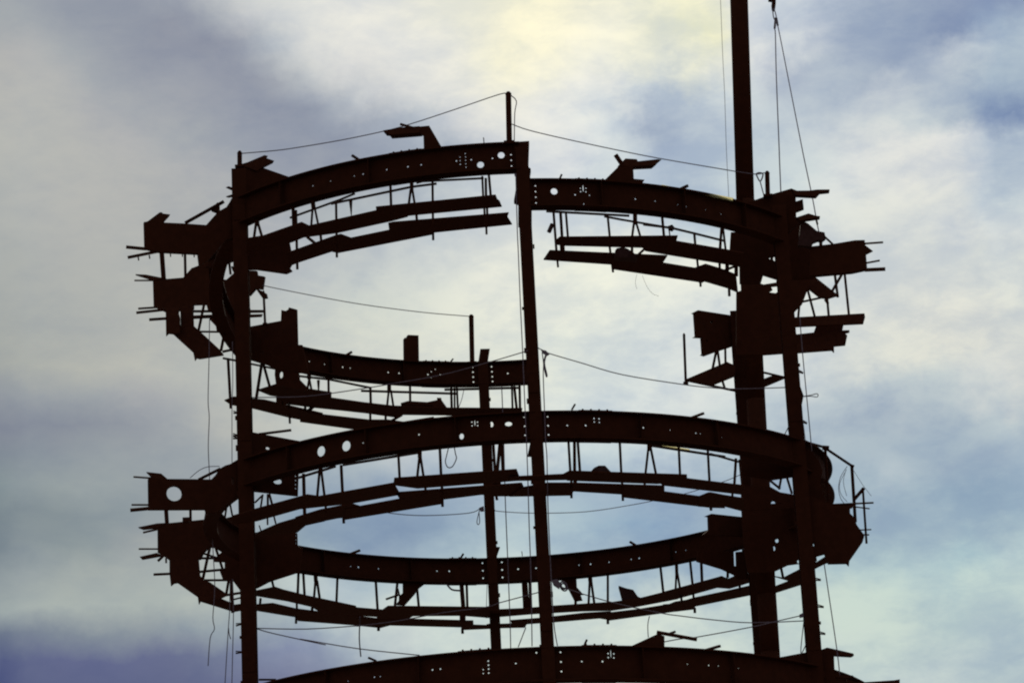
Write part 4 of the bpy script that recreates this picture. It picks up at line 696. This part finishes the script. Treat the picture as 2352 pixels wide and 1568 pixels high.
knot('o', [(540, 490), (600, 480), (630, 520), (620, 580), (560, 540)], -10.2, 'bunched rope knot right of the centre column at the lower far girder')
knot('j', [(1870, 1385), (1920, 1365), (1925, 1415), (1890, 1420)], 9.7, 'rope knot on the left side of the far column')
knot('q', [(1300, 850), (1340, 830), (1345, 870), (1305, 880)], NR.y-.3, 'rope knot on the left side of the right column')
knot('g', [(1755, 10), (1800, -5), (1830, 30), (1800, 60), (1760, 45)], -8.2, 'clamp lump on the upper right handrail', 'pipe_clamp', 'clamp', STEEL)
# ------------------------------------------------------------------ loose things lying about
def loose(nm, s_, pts, wh, lab, cat, m_=WOOD, th=.2, grp=None): return tag(plate(nm, s_, pts, wh, None, m_, th), lab, cat, grp)
loose('loose_board', 'b', [(870, 580), (1040, 550), (1060, 548), (1250, 535), (1262, 560), (1245, 602), (930, 627), (920, 600), (875, 597)], 'n', 'board clamped to the left-pointing bracket on the highest girder', 'board', th=.3)
tag(rod('loose_stick', 'b', 1050, 515, 1175, 552, 30, 'n', None, WOOD, n=4), 'stub of wood resting on the board of the highest bracket', 'stick')
loose('loose_board', 'c', [(1262, 950), (1282, 908), (1312, 873), (1430, 880), (1442, 902), (1650, 880), (1690, 886), (1642, 915), (1632, 940), (1400, 952)], 'n', 'board clamped to the right-pointing bracket right of the centre column', 'board', th=.3)
tag(rod('loose_stick', 'c', 1208, 835, 1275, 935, 48, 'n', None, WOOD, n=4), 'upright wood stub leaning left on the right-pointing upper bracket', 'stick')
tag(rod('loose_board', 'o', 1645, 1035, 2052, 1110, 46, 'n', None, WOOD, n=4), 'board sloping down right from the bracket on the bottom girder', 'board')
tag(rod('loose_stick', 'o', 1770, 1050, 1832, 1028, 26, 'n', None, WOOD, n=4), 'small wood block on the sloping bottom board', 'stick')
loose('loose_board', 'a', [(1500, 430), (1530, 395), (1720, 315), (1756, 325), (1735, 345), (1822, 375), (1690, 442), (1640, 480)], pNL, 'broken board jutting from the top of the upper left column', 'board')
tag(rod('loose_pole', 'a', 890, 1025, 1295, 800, 34, -6, None, STEEL), 'pole leaning up against the upper left column from the cantilever', 'pole')
loose('pole_clamp', 'a', [(1160, 880), (1225, 810), (1245, 812), (1250, 895), (1210, 900)], -6, 'clamp on the leaning pole at upper left', 'clamp', STEEL)
tag(rod('loose_board', 'i', 1660, 355, 2000, 312, 32, -6.6, None, WOOD, n=4), 'board lying on the second-level left haunch right of the left column', 'board')
tag(rod('loose_pole', 'i', 1030, 830, 1260, 715, 30, -6, None, STEEL), 'pole leaning up to the left column from the holed cantilever', 'pole')
loose('loose_board', 'u', [(1040, 15), (1130, 50), (1330, 47), (1440, 32), (1640, 30), (1640, 55), (1490, 70), (1430, 135), (1110, 117)], -6.6, 'sheet of board jutting right from the top of the right column', 'board')
loose('loose_board', 'u', [(1125, 466), (1310, 405), (1420, 440), (1490, 450), (1490, 466), (1330, 490), (1185, 516)], -6.6, 'bent plank jutting right below the board of the right column', 'board')
loose('tarpaulin', 'u', [(1188, 530), (1240, 535), (1300, 560), (1440, 680), (1560, 702), (1582, 790), (1520, 832), (1460, 820), (1385, 850), (1350, 925), (1150, 900)], -6.4, 'crumpled tarpaulin slung beside the right column head', 'tarpaulin', CLOTH)
tag(rod('loose_pole', 'u', 1560, 770, 1690, 890, 34, -6.4, None, STEEL), 'pole end under the tarpaulin on the right cantilever', 'pole')
tag(rod('loose_block', 'u', 1502, 800, 1502, 930, 52, -6.3, None, WOOD, n=4), 'wood block propping the tarpaulin on the right cantilever', 'block')
loose('sack', 'g', [(1190, 330), (1205, 262), (1222, 242), (1290, 230), (1340, 250), (1400, 290), (1435, 330), (1420, 345)], -9.2, 'pale topped sack lying on the upper right planks', 'sack', CLOTH, .35)
loose('sack', 'k', [(930, 1025), (985, 965), (1032, 943), (1098, 943), (1152, 1000), (1180, 1030)], -9.6, 'rounded sack lying on the second-level planks right of the centre column', 'sack', CLOTH, .4)
loose('canvas_sheet', 'o', [(1240, 548), (1320, 575), (1392, 590), (1440, 660), (1492, 685), (1280, 722), (1275, 680)], 9.4, 'crumpled canvas piece on the lower far planks at right', 'canvas', CLOTH, .3)
loose('tool_box', 'j', [(1052, 290), (1130, 268), (1330, 280), (1435, 258), (1430, 235), (1476, 235), (1482, 262), (1545, 350), (1388, 350), (1388, 312), (1130, 305)], 9.3, 'box with a board on it on the upper far planks left of the far column', 'box', WOOD, .4)
loose('paint_tin', 'i', [(862, 1222), (932, 1220), (932, 1262), (862, 1268)], 2.0, 'small tin on the lower left cantilever', 'tin', STEEL, .2)
tag(rod('strap', 'g', 510, 75, 548, -10, 40, -9.9, None, CLOTH), 'strap dangling from the first hanger right of the centre column', 'strap')
loose('loose_board', 'q', [(1525, 1218), (1590, 1193), (1680, 1213), (1862, 1255), (1872, 1268), (1845, 1282), (1650, 1270), (1530, 1240)], NR.y, 'board jutting right from the foot of the right column', 'board')
loose('glint_strip', 'k', [(1592, 722), (1720, 738), (1850, 752), (1985, 772), (1978, 792), (1850, 772), (1720, 758), (1600, 740)], -7.9, 'pale added strip imitating a sun glint under the second-level near girder', 'glint strip', GLINT, .004)  # this and the next two: added strips shaped as sun glints
loose('glint_strip', 'c', [(1690, 1146), (1850, 1176), (2100, 1221), (2300, 1258), (2440, 1286), (2430, 1318), (2300, 1290), (2100, 1250), (1850, 1203), (1690, 1170)], -8.4, 'pale added strip imitating a sun glint along the top edge of the upper right near girder', 'glint strip', GLINT, .004)
loose('glint_strip', 'n', [(45, 152), (300, 188), (545, 228), (543, 243), (300, 206), (45, 168)], 9.7, 'pale added strip imitating a sun glint on the left part of the lower far girder', 'glint strip', GLINT, .004)
tag(rod('loose_board', 'm', 1660, 1530, 1840, 1530, 24, -6.5, None, WOOD, n=4), 'board end at the left end of the bottom girder', 'board')
tag(rod('loose_stick', 'n', 900, 690, 1042, 640, 24, 'f', None, WOOD, n=4), 'stick poking left from the left knee brace of the lower far girder', 'stick')
loose('loose_board', 'o', [(1700, 742), (1760, 738), (1755, 750)], 9.3, 'chip of board at the joint of the lower far planks', 'board', WOOD, .05)
